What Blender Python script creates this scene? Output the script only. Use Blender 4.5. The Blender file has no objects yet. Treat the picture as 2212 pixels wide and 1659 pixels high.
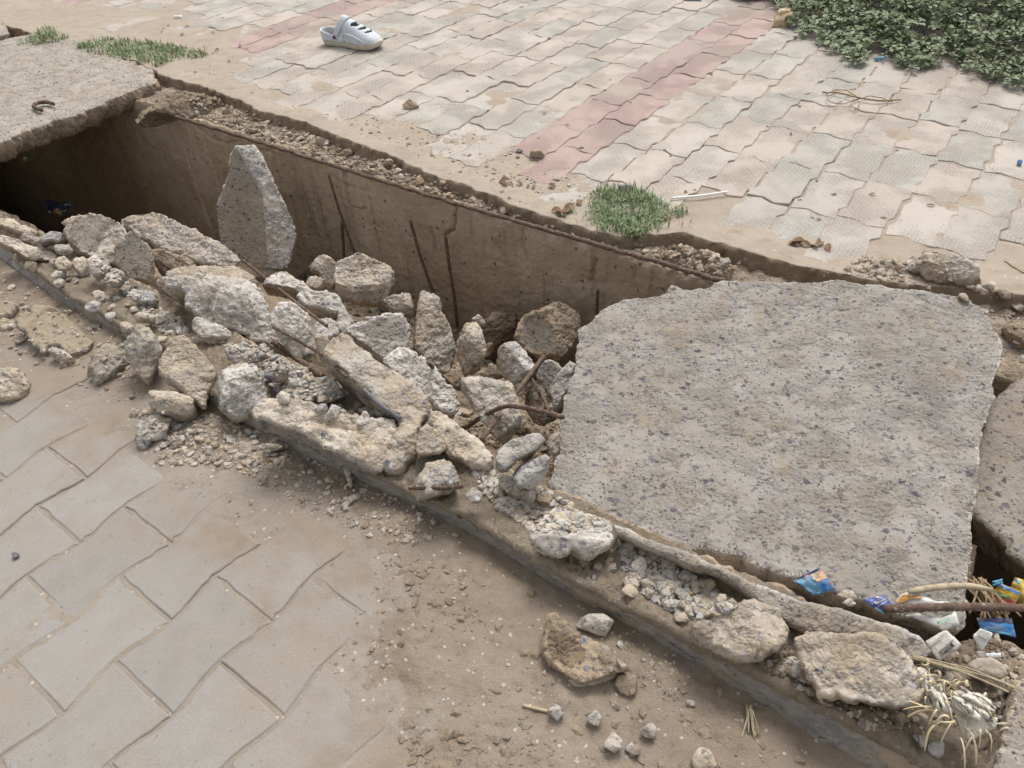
import bpy, bmesh, math, random
import numpy as np
from mathutils import Vector, Matrix, geometry
random.seed(5)
RS = np.random.RandomState(11)
scene = bpy.context.scene
COL = scene.collection
R = math.radians

# ------------------------------------------------------------------ camera, world, sun, exposure
CAM = np.array([0.0, 0.0, 1.27])
FPX, PITCH, ROLL = 785.0, R(40.85), R(-3.74)
_cp, _sp, _cr, _sr = math.cos(PITCH), math.sin(PITCH), math.cos(ROLL), math.sin(ROLL)
FWD = np.array([0, _cp, -_sp]); _up = np.array([0, _sp, _cp]); _rt = np.array([1.0, 0, 0])
RT = _rt * _cr + _up * _sr
UP = _up * _cr - _rt * _sr
cd = bpy.data.cameras.new('camera'); cam = bpy.data.objects.new('camera', cd); COL.objects.link(cam)
cam.matrix_world = Matrix(((RT[0], UP[0], -FWD[0], CAM[0]), (RT[1], UP[1], -FWD[1], CAM[1]),
                           (RT[2], UP[2], -FWD[2], CAM[2]), (0, 0, 0, 1)))
cd.sensor_width = 36; cd.lens = FPX / 1024 * 36; cd.clip_start = .05; cd.clip_end = 400
scene.camera = cam
SUN_EL, SUN_AZ = R(60), R(22)          # azimuth measured from +Y towards +X
w = bpy.data.worlds.new('World'); scene.world = w; w.use_nodes = True
nt = w.node_tree; nt.nodes.clear()
sky = nt.nodes.new('ShaderNodeTexSky'); sky.sky_type = 'NISHITA'; sky.sun_disc = False
sky.sun_elevation = SUN_EL; sky.sun_rotation = SUN_AZ; sky.dust_density = 4; sky.air_density = 1.2
hs = nt.nodes.new('ShaderNodeHueSaturation'); hs.inputs['Saturation'].default_value = .2
bg = nt.nodes.new('ShaderNodeBackground'); bg.inputs[1].default_value = .13
wo = nt.nodes.new('ShaderNodeOutputWorld')
nt.links.new(sky.outputs[0], hs.inputs['Color']); nt.links.new(hs.outputs[0], bg.inputs[0]); nt.links.new(bg.outputs[0], wo.inputs[0])
sl = bpy.data.lights.new('sun', 'SUN'); sl.energy = 1.1; sl.angle = R(24); sl.color = (1, .965, .92)
sun = bpy.data.objects.new('sun', sl); COL.objects.link(sun)
_sd = Vector((math.sin(SUN_AZ) * math.cos(SUN_EL), math.cos(SUN_AZ) * math.cos(SUN_EL), math.sin(SUN_EL)))
sun.rotation_euler = _sd.to_track_quat('Z', 'Y').to_euler()
vs = scene.view_settings; vs.view_transform = 'Standard'; vs.look = 'None'; vs.gamma = 1; vs.use_curve_mapping = False
vs.exposure = 0.76
scene.cycles.max_bounces = 5; scene.cycles.diffuse_bounces = 2

# ------------------------------------------------------------------ geometry helpers
# the layout was measured from a frame 2212 px wide; these turn a frame point into a place on a known surface
D_ = np.array([.783, -.622]); T_ = np.array([.622, .783])     # along the drain, across the drain (away from the viewer)
def ray(p):
    p = np.asarray(p, float).reshape(-1, 2) * (1024 / 2212)
    return (p[:, :1] - 512) / FPX * RT + (384 - p[:, 1:]) / FPX * UP + FWD
def at_z(p, z=0.0):
    d = ray(p); k = (z - CAM[2]) / d[:, 2:]
    return CAM + d * k
def at_t(p, t):
    d = ray(p); k = t / (d[:, :2] @ T_)
    return CAM + d * k[:, None]
def at_plane(p, p0, n):
    d = ray(p); k = ((p0 - CAM) @ n) / (d @ n)
    return CAM + d * k[:, None]
def st(X):
    X = np.asarray(X); return X[..., :2] @ D_, X[..., :2] @ T_
def xy(s, t):
    return s[..., None] * D_ + t[..., None] * T_
class Crop:                                                  # a zoomed view of the frame: source corner and width
    def __init__(s, x, y, w, n=2212): s.x, s.y, s.k = x, y, w / n
    def __call__(s, *p): return [((s.x + a * s.k) * .542157, (s.y + b * s.k) * .542157) for a, b in p]
A, B, C3, D, E, F_, G, H = (Crop(0, 550, 900), Crop(400, 1000, 900), Crop(0, 900, 900), Crop(1000, 900, 900), Crop(1700, 1150, 700),
                            Crop(900, 1400, 900), Crop(600, 300, 1100), Crop(1700, 700, 1200))
Q10, Q20, Q01, Q11, Q21, Q02, Q12, Q22, Q00 = [Crop(a * 1360, b * 1020, 1360) for a, b in ((1, 0), (2, 0), (0, 1), (1, 1), (2, 1), (0, 2), (1, 2), (2, 2), (0, 0))]
J, K, L = Crop(2100, 2050, 800, 1269), Crop(2600, 2300, 700, 1269), Crop(2000, 2350, 800, 1269)
V, W2 = Crop(3560, 2240, 520, 1269), Crop(3580, 2620, 500, 1269)
def FR(*p): return list(p)

PERM = np.tile(RS.permutation(256), 3); GRD = RS.normal(size=(256, 3)); GRD /= np.linalg.norm(GRD, axis=1)[:, None]
def perlin(P):
    P = np.asarray(P, float); I = np.floor(P).astype(int); f = P - I; I &= 255
    u = f * f * f * (f * (f * 6 - 15) + 10); r = np.zeros(len(P))
    for dx in (0, 1):
        for dy in (0, 1):
            for dz in (0, 1):
                h = PERM[PERM[PERM[(I[:, 0] + dx) & 255] + ((I[:, 1] + dy) & 255)] + ((I[:, 2] + dz) & 255)]
                g = GRD[h]
                d = g[:, 0] * (f[:, 0] - dx) + g[:, 1] * (f[:, 1] - dy) + g[:, 2] * (f[:, 2] - dz)
                r += d * (u[:, 0] if dx else 1 - u[:, 0]) * (u[:, 1] if dy else 1 - u[:, 1]) * (u[:, 2] if dz else 1 - u[:, 2])
    return r * 1.6
def fbm(P, sc, o=3, g=.5, ridged=False):
    r = 0; a = 1; P = np.asarray(P, float)
    for i in range(o):
        q = perlin(P * sc + 17.3 * i)
        r = r + a * ((.6 - 2 * np.abs(q)) if ridged else q); a *= g; sc *= 2.03
    return r
JIT = RS.rand(256, 3)
def worley(P, sc):
    P = np.asarray(P, float) * sc; I = np.floor(P).astype(int); f = P - I
    best = np.full(len(P), 9.); idb = np.zeros(len(P))
    for dx in (-1, 0, 1):
        for dy in (-1, 0, 1):
            for dz in (-1, 0, 1):
                h = PERM[PERM[PERM[(I[:, 0] + dx) & 255] + ((I[:, 1] + dy) & 255)] + ((I[:, 2] + dz) & 255)]
                d = np.linalg.norm(np.array([dx, dy, dz]) + JIT[h] - f, axis=1)
                m = d < best; best = np.where(m, d, best); idb = np.where(m, h / 255., idb)
    return best, idb
TIL = RS.normal(size=(256, 3)) * .9
def facet(P, sc):
    """stepped, tilted break facets: each cell is a small plane of its own"""
    P = np.asarray(P, float) * sc; P = P + .35 * np.c_[perlin(P * .9), perlin(P * .9 + 31), perlin(P * .9 + 57)]
    I = np.floor(P).astype(int); f = P - I; best = np.full(len(P), 9.); val = np.zeros(len(P))
    for dx in (-1, 0, 1):
        for dy in (-1, 0, 1):
            for dz in (-1, 0, 1):
                h = PERM[PERM[PERM[(I[:, 0] + dx) & 255] + ((I[:, 1] + dy) & 255)] + ((I[:, 2] + dz) & 255)]
                r = f - np.array([dx, dy, dz]) - JIT[h]; d = (r ** 2).sum(1); m = d < best
                best = np.where(m, d, best); val = np.where(m, (h / 255. - .5) * .7 + (r * TIL[h]).sum(1) * .8, val)
    return val
def sstep(a, b, x):
    x = np.clip((x - a) / (b - a), 0, 1); return x * x * (3 - 2 * x)
def P3(a, z=None):
    a = np.asarray(a, float)
    return np.c_[a, np.zeros(len(a)) if z is None else z]
def seg_dist(Pt, poly, closed=True):
    poly = np.asarray(poly, float); nx = np.roll(poly, -1, 0) if closed else poly[1:]
    a = poly if closed else poly[:-1]
    out = np.full(len(Pt), 1e9)
    for p, q in zip(a, nx):
        v = q - p; l = (v @ v) + 1e-12
        k = np.clip(((Pt - p) @ v) / l, 0, 1)
        out = np.minimum(out, np.linalg.norm(Pt - (p + k[:, None] * v), axis=1))
    return out
def inside(Pt, poly):
    poly = np.asarray(poly, float); r = np.zeros(len(Pt), bool); n = len(poly)
    for i in range(n):
        a, b = poly[i], poly[(i + 1) % n]
        c = (a[1] > Pt[:, 1]) != (b[1] > Pt[:, 1])
        if a[1] != b[1]:
            r ^= c & (Pt[:, 0] < (b[0] - a[0]) * (Pt[:, 1] - a[1]) / (b[1] - a[1]) + a[0])
    return r
def mesh_np(name, v, faces, mats=None, mi=None, smooth=True):
    """faces: list of (k, m, n) int arrays with the same n per array"""
    me = bpy.data.meshes.new(name)
    faces = [np.asarray(f) for f in (faces if isinstance(faces, list) else [faces]) if len(f)]
    nl = sum(f.size for f in faces); npoly = sum(len(f) for f in faces)
    me.vertices.add(len(v)); me.vertices.foreach_set('co', np.asarray(v, np.float32).ravel())
    me.loops.add(nl); me.polygons.add(npoly)
    me.loops.foreach_set('vertex_index', np.concatenate([f.ravel() for f in faces]).astype(np.int32))
    tot = np.concatenate([np.full(len(f), f.shape[1]) for f in faces]); start = np.r_[0, np.cumsum(tot)[:-1]]
    me.polygons.foreach_set('loop_start', start.astype(np.int32))
    if mi is not None: me.polygons.foreach_set('material_index', np.asarray(mi, np.int32))
    me.polygons.foreach_set('use_smooth', np.full(npoly, smooth))
    for m in (mats or []): me.materials.append(m)
    me.update(calc_edges=True); me.validate(clean_customdata=False)
    return me
def link(name, me, parent=None, loc=(0, 0, 0), **kw):
    o = bpy.data.objects.new(name, me); COL.objects.link(o); o.location = loc
    if parent is not None: o.parent = parent
    for k, x in kw.items():
        if x is not None: o[k] = x
    return o
def quads(nu, nv, off=0, flip=False):
    i = np.arange(nu * nv).reshape(nu, nv) + off
    q = np.stack([i[:-1, :-1], i[1:, :-1], i[1:, 1:], i[:-1, 1:]], -1).reshape(-1, 4)
    return q[:, ::-1] if flip else q
def vnormals(v, tris):
    n = np.zeros_like(v)
    a, b, c = v[tris[:, 0]], v[tris[:, 1]], v[tris[:, 2]]
    fn = np.cross(b - a, c - a)
    for k in range(3): np.add.at(n, tris[:, k], fn)
    return n / (np.linalg.norm(n, axis=1)[:, None] + 1e-12)

# ------------------------------------------------------------------ materials
class NB:
    def __init__(s, name):
        s.m = bpy.data.materials.new(name); s.m.use_nodes = True; s.t = s.m.node_tree
        s.b = s.t.nodes['Principled BSDF']; s.b.inputs['Specular IOR Level'].default_value = .25
        s.b.inputs['Roughness'].default_value = .92
    def n(s, ty, **kw):
        x = s.t.nodes.new(ty)
        for k, v in kw.items(): setattr(x, k, v)
        return x
    def set(s, sock, v):
        if isinstance(v, bpy.types.NodeSocket): s.t.links.new(v, sock)
        elif hasattr(sock.default_value, '__len__') and len(sock.default_value) == 4 and len(v) == 3: sock.default_value = (*v, 1)
        else: sock.default_value = v
    def math(s, op, a, b=0, c=None, clamp=False):
        x = s.n('ShaderNodeMath', operation=op, use_clamp=clamp); s.set(x.inputs[0], a); s.set(x.inputs[1], b)
        if c is not None: s.set(x.inputs[2], c)
        return x.outputs[0]
    def mix(s, f, a, b, ty='MIX'):
        x = s.n('ShaderNodeMix', data_type='RGBA', blend_type=ty); s.set(x.inputs[0], f); s.set(x.inputs[6], a); s.set(x.inputs[7], b)
        return x.outputs[2]
    def noise(s, v, sc, det=3, rough=.6, dist=0):
        x = s.n('ShaderNodeTexNoise'); s.set(x.inputs['Vector'], v); x.inputs['Scale'].default_value = sc
        x.inputs['Detail'].default_value = det; x.inputs['Roughness'].default_value = rough; x.inputs['Distortion'].default_value = dist
        return x.outputs[0]
    def vor(s, v, sc, feat='F1'):
        x = s.n('ShaderNodeTexVoronoi', feature=feat); s.set(x.inputs['Vector'], v); x.inputs['Scale'].default_value = sc
        return x
    def ramp(s, f, lo, hi, a=0.0, b=1.0):
        x = s.n('ShaderNodeMapRange', interpolation_type='SMOOTHSTEP'); s.set(x.inputs[0], f); x.inputs[1].default_value = lo; x.inputs[2].default_value = hi
        x.inputs[3].default_value = a; x.inputs[4].default_value = b
        return x.outputs[0]
    def coords(s, rnd=True, world=False, scale=None):
        if world: v = s.n('ShaderNodeNewGeometry').outputs['Position']
        else: v = s.n('ShaderNodeTexCoord').outputs['Object']
        if rnd:
            oi = s.n('ShaderNodeObjectInfo'); x = s.n('ShaderNodeVectorMath', operation='MULTIPLY_ADD')
            s.set(x.inputs[0], oi.outputs['Random']); x.inputs[1].default_value = (13.1, 7.7, 5.3); s.set(x.inputs[2], v); v = x.outputs[0]
        if scale:
            x = s.n('ShaderNodeVectorMath', operation='MULTIPLY'); s.set(x.inputs[0], v); x.inputs[1].default_value = scale; v = x.outputs[0]
        return v
    def warp(s, v, sc, amt):
        x = s.n('ShaderNodeTexNoise'); s.set(x.inputs['Vector'], v); x.inputs['Scale'].default_value = sc; x.inputs['Detail'].default_value = 2
        y = s.n('ShaderNodeVectorMath', operation='MULTIPLY_ADD'); s.set(y.inputs[0], x.outputs[1]); y.inputs[1].default_value = (amt,) * 3; s.set(y.inputs[2], v)
        return y.outputs[0]
    def bump(s, h, dist=.004, strength=1.0, prev=None):
        x = s.n('ShaderNodeBump'); s.set(x.inputs['Height'], h); x.inputs['Distance'].default_value = dist; x.inputs['Strength'].default_value = strength
        if prev is not None: s.set(x.inputs['Normal'], prev)
        return x.outputs[0]
    def out(s, col, nrm=None, rough=None):
        s.set(s.b.inputs['Base Color'], col)
        if nrm is not None: s.set(s.b.inputs['Normal'], nrm)
        if rough is not None: s.set(s.b.inputs['Roughness'], rough)
        return s.m
TAN = (.36, .275, .195)
def concrete(name, c1, c2, dust=TAN, dustlo=.55, fleck=.2, fsc=55, bump=.004, world=False, fsc2=2.3, fleck2=None, soft=.25, fl=1.0, stain=0):
    b = NB(name); v = b.coords(rnd=not world, world=world)
    col = b.mix(b.ramp(b.noise(v, 7, 4), .35, .65), c1, c2)
    g = b.ramp(b.noise(v, 70, 4, .7), .25, .75, .78, 1.18)
    col = b.mix(1.0, col, b.mix(g, (0, 0, 0), (1, 1, 1)), 'MULTIPLY') if False else b.mix(b.ramp(b.noise(v, 75, 4, .7), .3, .72), b.mix(.5, col, (.8, .78, .76), 'MULTIPLY'), col)
    d = b.ramp(b.noise(b.warp(v, 9, .05), 11, 5, .62), dustlo - .07, dustlo + soft)
    col = b.mix(d, col, dust)
    if not world:
        rnd_ = b.n('ShaderNodeObjectInfo').outputs['Random']
        col = b.mix(b.ramp(rnd_, 0, 1, 0, 1), b.mix(1, col, (.86, .86, .87), 'MULTIPLY'), b.mix(1, col, (1.07, 1.05, 1.02), 'MULTIPLY')) if fl > 1.4 else col
    if stain: col = b.mix(b.ramp(b.noise(b.warp(v, 3, .3), 3.1, 5, .62, .6), .54, .70, 0, stain), col, (.20, .185, .165)); col = b.mix(b.ramp(b.noise(b.warp(v, 4, .3), 2.3, 4, .6), .52, .7, 0, .6), col, (.40, .385, .36))
    fine = b.noise(v, 420, 2, .7)
    col = b.mix(b.ramp(fine, .35, .65, .0, .35), col, b.mix(1, col, (.55, .53, .5), 'MULTIPLY'))
    pm = b.ramp(b.noise(v, 16, 4, .6), .40, .62, .25, 1.15)
    h = b.math('MULTIPLY', pm, b.math('ADD', b.math('MULTIPLY', b.noise(v, 45, 8, .74), 1.0), b.math('ADD', b.math('MULTIPLY', b.noise(v, 210, 5, .75), .38), b.math('MULTIPLY', b.vor(b.warp(v, 80, .012), 110).outputs['Distance'], .5))))
    for sc, amt in ((fsc, fleck), (fsc * fsc2, fleck if fleck2 is None else fleck2)):
        if amt <= 0: continue
        wv = b.warp(v, sc * .6, .9 / sc)
        f = b.vor(wv, sc); e = b.vor(wv, sc, 'DISTANCE_TO_EDGE')
        sep = b.n('ShaderNodeSeparateColor'); b.set(sep.inputs[0], f.outputs['Color'])
        m = b.math('MULTIPLY', b.math('GREATER_THAN', sep.outputs[0], 1 - amt), b.ramp(e.outputs['Distance'], .05, .11))
        r = b.n('ShaderNodeValToRGB'); b.set(r.inputs[0], sep.outputs[1]); el = r.color_ramp.elements
        FK = lambda c: (*[(x * fl) for x in c], 1)
        el[0].color = FK((.045, .046, .055)); el[1].color = FK((.19, .185, .18)); el[1].position = .95
        for p_, c_ in ((.3, (.06, .06, .075)), (.5, (.085, .06, .06)), (.7, (.11, .11, .125))):
            x = el.new(p_); x.color = FK(c_)
        col = b.mix(b.math('MULTIPLY', m, b.math('MULTIPLY', b.ramp(d, 0, 1, .95, .45), b.ramp(b.noise(v, 19, 3), .35, .6, .6, 1.0))), col, r.outputs[0])
        h = b.math('ADD', h, b.math('MULTIPLY', m, .12))
    return b.out(col, b.bump(h, bump))
M = {}
M['slab'] = concrete('slab_concrete', (.335, .312, .283), (.285, .258, .222), (.275, .225, .17), .53, .085, 88, .007, fleck2=.13, stain=.55, fl=1.35)
M['slab_old'] = concrete('slab_concrete_old', (.395, .36, .315), (.345, .305, .255), (.36, .305, .24), .5, .07, 90, .007, fleck2=.10)
M['slab_brown'] = concrete('slab_brown', (.30, .27, .23), (.25, .215, .175), (.285, .235, .18), .5, .10, 80, .004)
M['cast'] = concrete('cast_face', (.34, .30, .25), (.29, .245, .195), (.34, .275, .205), .52, .10, 95, .004, fl=1.2)
M['pale'] = concrete('pale_fracture', (.62, .595, .56), (.50, .47, .425), (.53, .45, .355), .53, .05, 80, .011, fl=3.0)
M['tan'] = concrete('tan_fracture', (.565, .515, .445), (.49, .415, .325), (.51, .415, .305), .5, .045, 80, .011, fl=2.6)
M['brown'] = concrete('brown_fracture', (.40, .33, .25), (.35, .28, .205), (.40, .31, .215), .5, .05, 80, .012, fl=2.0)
M['dim'] = concrete('damp_shade_brown', (.215, .16, .11), (.25, .19, .13), (.28, .21, .14), .5, .05, 80, .017, fl=1.5)  # damp earth; also paints crevice shade onto the packed fragments
def soil_mat(name, c1, c2, c3, sc=1.0, bump=.006, world=True, grit=.12, pale=None):
    b = NB(name); v = b.coords(rnd=False, world=world)
    col = b.mix(b.ramp(b.noise(v, 2.6 * sc, 4), .35, .65), c1, c2)
    col = b.mix(b.ramp(b.noise(v, 14 * sc, 5, .65), .45, .72), col, c3)
    if pale: col = b.mix(b.ramp(b.noise(b.warp(v, 4, .1), 5.5, 4, .6), .56, .66, 0, .75), col, pale)
    fine = b.noise(v, 330, 3, .75)
    col = b.mix(b.ramp(fine, .3, .7, 0, .4), col, b.mix(1, col, (.55, .52, .5), 'MULTIPLY'))
    f = b.vor(b.warp(v, 60, .01), 110); sep = b.n('ShaderNodeSeparateColor'); b.set(sep.inputs[0], f.outputs['Color'])
    gm = b.math('MULTIPLY', b.math('GREATER_THAN', sep.outputs[0], 1 - grit), b.math('LESS_THAN', f.outputs['Distance'], .38))
    col = b.mix(b.math('MULTIPLY', gm, .8), col, b.mix(sep.outputs[1], (.17, .15, .13), (.55, .5, .44)))
    h = b.math('ADD', b.math('ADD', b.noise(v, 36, 6, .7), b.math('MULTIPLY', fine, .3)), b.math('MULTIPLY', gm, .25))
    return b.out(col, b.bump(h, bump))
M['soil'] = soil_mat('road_soil', (.268, .216, .163), (.298, .246, .19), (.225, .175, .128), 1, .007, pale=(.31, .275, .235))
M['sand'] = soil_mat('yard_sand', (.345, .285, .225), (.375, .315, .25), (.305, .245, .185), 1, .0035, grit=.06)
M['joint'] = soil_mat('joint_dust', (.275, .235, .19), (.305, .265, .218), (.25, .205, .16), 2, .004, grit=.14)
M['lip'] = soil_mat('cut_soil', (.22, .165, .11), (.27, .205, .14), (.30, .235, .165), 2, .01)
M['fill'] = soil_mat('pit_soil', (.27, .205, .14), (.33, .26, .18), (.22, .165, .11), 2, .01)
M['orange_soil'] = soil_mat('ochre_soil', (.325, .262, .19), (.37, .31, .235), (.30, .23, .155), 3, .02, grit=.25)
M['clod'] = soil_mat('clod_soil', (.29, .225, .16), (.325, .26, .19), (.24, .18, .125), 2, .008, grit=.04)
M['crust'] = soil_mat('dry_crust', (.36, .29, .21), (.40, .325, .24), (.32, .25, .175), 2, .01, grit=.03, world=False)
def wall_mat():
    b = NB('damp_wall'); v = b.coords(rnd=False, world=True)
    col = b.mix(b.ramp(b.noise(v, 3, 5, .6), .35, .68), (.40, .305, .215), (.45, .365, .27))
    sv = b.n('ShaderNodeVectorMath', operation='MULTIPLY'); b.set(sv.inputs[0], v); sv.inputs[1].default_value = (1, 1, .06)
    stn = b.noise(sv.outputs[0], 26, 4, .65)
    col = b.mix(b.ramp(stn, .54, .72, 0, .45), col, (.18, .125, .08))
    col = b.mix(b.ramp(b.noise(sv.outputs[0], 17, 3), .58, .74, 0, .6), col, (.50, .44, .36))
    col = b.mix(b.ramp(b.noise(v, 9, 5, .7), .6, .72, 0, .5), col, (.34, .30, .24))
    f = b.vor(b.warp(v, 40, .02), 45); sep = b.n('ShaderNodeSeparateColor'); b.set(sep.inputs[0], f.outputs['Color'])
    pit = b.math('MULTIPLY', b.math('GREATER_THAN', sep.outputs[0], .9), b.math('LESS_THAN', f.outputs['Distance'], .28))
    col = b.mix(b.math('MULTIPLY', pit, .7), col, (.06, .045, .03))
    h = b.math('SUBTRACT', b.noise(v, 45, 6, .7), b.math('MULTIPLY', pit, .5))
    col = b.mix(b.ramp(b.noise(b.warp(v, 6, .2), 3.2, 5, .65), .55, .70, 0, .5), col, (.24, .175, .115))
    return b.out(col, b.bump(h, .014))
M['wall'] = wall_mat()
def kerb_mat():
    b = NB('kerb_face'); v = b.coords(rnd=False, world=True)
    sv = b.n('ShaderNodeMapping'); b.set(sv.inputs[0], v); sv.inputs['Rotation'].default_value = (0, 0, R(38.5)); sv.inputs['Scale'].default_value = (.25, 1, 1)
    n1 = b.noise(sv.outputs[0], 40, 5, .7)
    col = b.mix(b.ramp(n1, .35, .65), (.205, .192, .178), (.31, .28, .24))
    col = b.mix(b.ramp(b.noise(v, 6, 4), .5, .68), col, (.36, .285, .20))
    col = b.mix(b.ramp(b.noise(sv.outputs[0], 75, 4, .7), .58, .68, 0, .8), col, (.085, .085, .09))
    return b.out(col, b.bump(b.math('ADD', n1, b.noise(v, 90, 4, .7)), .005))
M['kerb'] = kerb_mat()
def paver_mat(name, emb, dust, dustlo, fade=False):
    b = NB(name); oi = b.n('ShaderNodeObjectInfo'); base = oi.outputs['Color']
    v = b.coords(rnd=True); wv = b.coords(rnd=False, world=True)
    h = b.math('MULTIPLY', b.noise(v, 90, 6, .75), .6)
    col = b.mix(b.ramp(b.noise(v, 16, 4), .4, .7, 0, .35), base, b.mix(1, base, (.78, .76, .73), 'MULTIPLY'))
    if emb:
        lv = b.n('ShaderNodeTexCoord').outputs['Object']; sp = b.n('ShaderNodeSeparateXYZ'); b.set(sp.inputs[0], lv)
        c = .0125
        x = b.math('ADD', b.math('DIVIDE', sp.outputs[0], c), 50); y = b.math('ADD', b.math('DIVIDE', sp.outputs[1], c), 50)
        par = b.math('MODULO', b.math('ADD', b.math('FLOOR', x), b.math('FLOOR', y)), 2)
        fx = b.math('ABSOLUTE', b.math('SUBTRACT', b.math('FRACT', x), .5)); fy = b.math('ABSOLUTE', b.math('SUBTRACT', b.math('FRACT', y), .5))
        lo = b.math('ADD', b.math('MULTIPLY', par, fx), b.math('MULTIPLY', b.math('SUBTRACT', 1, par), fy))
        dash = b.ramp(lo, .12, .24, 1, 0)
        worn = b.ramp(b.noise(wv, 5, 4, .6), .42, .6)
        dm = b.math('MULTIPLY', dash, worn)
        col = b.mix(b.math('MULTIPLY', b.math('SUBTRACT', worn, dm), .75), col, b.mix(1, dust, (.85, .84, .83), 'MULTIPLY'))
        col = b.mix(b.math('MULTIPLY', b.math('SUBTRACT', 1, worn), .5), col, dust)
        h = b.math('ADD', h, b.math('MULTIPLY', dm, 2.2))
    d = b.ramp(b.noise(b.warp(wv, 5, .12), 4.2, 5, .6), dustlo, dustlo + .26)
    if fade:                                     # dirt trodden out from the rubble over the nearest rows of blocks
        sp2 = b.n('ShaderNodeSeparateXYZ'); b.set(sp2.inputs[0], wv)
        tt = b.math('ADD', b.math('MULTIPLY', sp2.outputs[0], .622), b.math('MULTIPLY', sp2.outputs[1], .783))
        ss = b.math('ADD', b.math('MULTIPLY', sp2.outputs[0], .783), b.math('MULTIPLY', sp2.outputs[1], -.622))
        f1 = b.math('MULTIPLY', b.math('SUBTRACT', tt, .40), 3.0); f2 = b.math('MULTIPLY', b.math('SUBTRACT', ss, -.76), 2.6)
        fd = b.math('ADD', b.math('MAXIMUM', f1, f2), b.math('MULTIPLY', b.math('SUBTRACT', b.noise(wv, 6, 5, .65), .5), 2.4))
        soil_c = b.mix(b.ramp(b.noise(wv, 14, 5, .65), .4, .7), (.285, .232, .178), (.245, .195, .145))
    col = b.mix(b.math('MULTIPLY', d, .85), col, dust)
    if fade: col = b.mix(b.ramp(fd, -.25, .55, 0, .97), col, soil_c)
    gr = b.ramp(b.noise(b.warp(wv, 5, .15), 3.3 if not fade else 6.5, 5, .6), .52, .72, 0, .4)
    col = b.mix(gr, col, (.30, .29, .275))
    fine = b.noise(v, 500, 2, .7)
    col = b.mix(b.ramp(fine, .35, .65, 0, .3), col, b.mix(1, col, (.6, .58, .56), 'MULTIPLY'))
    f = b.vor(b.warp(v, 60, .01), 75); sep = b.n('ShaderNodeSeparateColor'); b.set(sep.inputs[0], f.outputs['Color'])
    gm = b.math('MULTIPLY', b.math('GREATER_THAN', sep.outputs[0], .9), b.math('LESS_THAN', f.outputs['Distance'], .22))
    col = b.mix(b.math('MULTIPLY', gm, .55), col, (.19, .17, .15)); h = b.math('SUBTRACT', h, b.math('MULTIPLY', gm, .5))
    h = b.math('ADD', h, b.math('MULTIPLY', fine, .3))
    return b.out(col, b.bump(h, .0045 if fade else .0024))
M['paver'] = paver_mat('embossed_paver', True, (.36, .31, .255), .48)
M['road_paver'] = paver_mat('road_paver', False, (.305, .258, .205), .42, True)
def plain(name, c, rough=.7, var=.25, sc=60, spec=.3, bump=0.0, c2=None, world=False):
    b = NB(name); v = b.coords(rnd=not world, world=world); n = b.noise(v, sc, 4, .65)
    c2 = c2 or tuple(x * (1 - var) for x in c)
    b.b.inputs['Specular IOR Level'].default_value = spec
    return b.out(b.mix(b.ramp(n, .35, .65), c, c2), b.bump(n, bump) if bump else None, rough)
def rust_mat(name, c1, c2, c3):
    b = NB(name); v = b.coords()
    col = b.mix(b.ramp(b.noise(v, 45, 4), .4, .6), c1, c2)
    col = b.mix(b.ramp(b.noise(v, 160, 4, .7), .56, .64), col, c3)
    return b.out(col, b.bump(b.noise(v, 260, 4, .7), .002))
M['rust'] = rust_mat('rusty_steel', (.085, .055, .04), (.125, .08, .055), (.33, .28, .22))
M['rust_pale'] = rust_mat('dusty_rusty_steel', (.14, .095, .07), (.10, .065, .05), (.30, .24, .18))
M['stone_grey'] = concrete('stone_grey', (.40, .39, .38), (.46, .435, .405), (.44, .375, .29), .6, 0, 50, .005)
M['stone_tan'] = concrete('stone_tan', (.43, .365, .285), (.46, .395, .315), (.42, .335, .245), .5, .04, 70, .005, fl=2)
M['stone_dark'] = concrete('stone_dark', (.16, .16, .175), (.21, .2, .2), (.36, .3, .23), .6, 0, 50, .004)
M['stone_pale'] = concrete('stone_pale', (.54, .505, .455), (.48, .435, .375), (.46, .385, .295), .6, .04, 70, .005, fl=2)
M['wood'] = plain('dry_twig', (.30, .215, .13), .8, .35, 90, .2, .002)
M['dead'] = plain('dead_leaf', (.22, .14, .085), .8, .4, 60, .2)
M['straw'] = plain('straw', (.42, .345, .235), .75, .3, 80, .25)
M['fibre'] = plain('pale_fibre', (.62, .49, .26), .7, .2, 60, .3, 0, (.58, .52, .40))
M['pith'] = plain('pale_pith', (.70, .65, .55), .8, .35, 45, .25, .006)
def leaf_mat(name, c1, c2, c3, rough=.55, trans=True):
    b = NB(name); g = b.n('ShaderNodeNewGeometry'); v = g.outputs['Position']
    r = g.outputs['Random Per Island']
    col = b.mix(r, c1, c2); col = b.mix(b.ramp(b.noise(v, 5, 3), .45, .7), col, c3)
    b.b.inputs['Specular IOR Level'].default_value = .35
    return b.out(col, None, rough)
M['grass'] = leaf_mat('grass_blade', (.15, .22, .10), (.25, .325, .165), (.19, .265, .13))
M['drygrass'] = leaf_mat('dry_grass_blade', (.36, .31, .18), (.28, .27, .14), (.40, .35, .23))
M['leaf'] = leaf_mat('creeper_leaf', (.115, .155, .072), (.225, .265, .15), (.165, .20, .105))
M['stem'] = plain('creeper_stem', (.13, .10, .06), .8, .3, 60)
M['foam'] = plain('grey_foam', (.50, .535, .565), .6, .1, 30, .35)
M['foam_sole'] = plain('dirty_foam_sole', (.50, .49, .45), .75, .3, 28, .25, 0, (.44, .36, .25))
M['dark'] = plain('hollow_shade', (.10, .10, .11), .9, .1)  # painted shade for the inside of the clog
M['rivet'] = plain('rivet', (.09, .085, .10), .6, .1)

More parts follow.
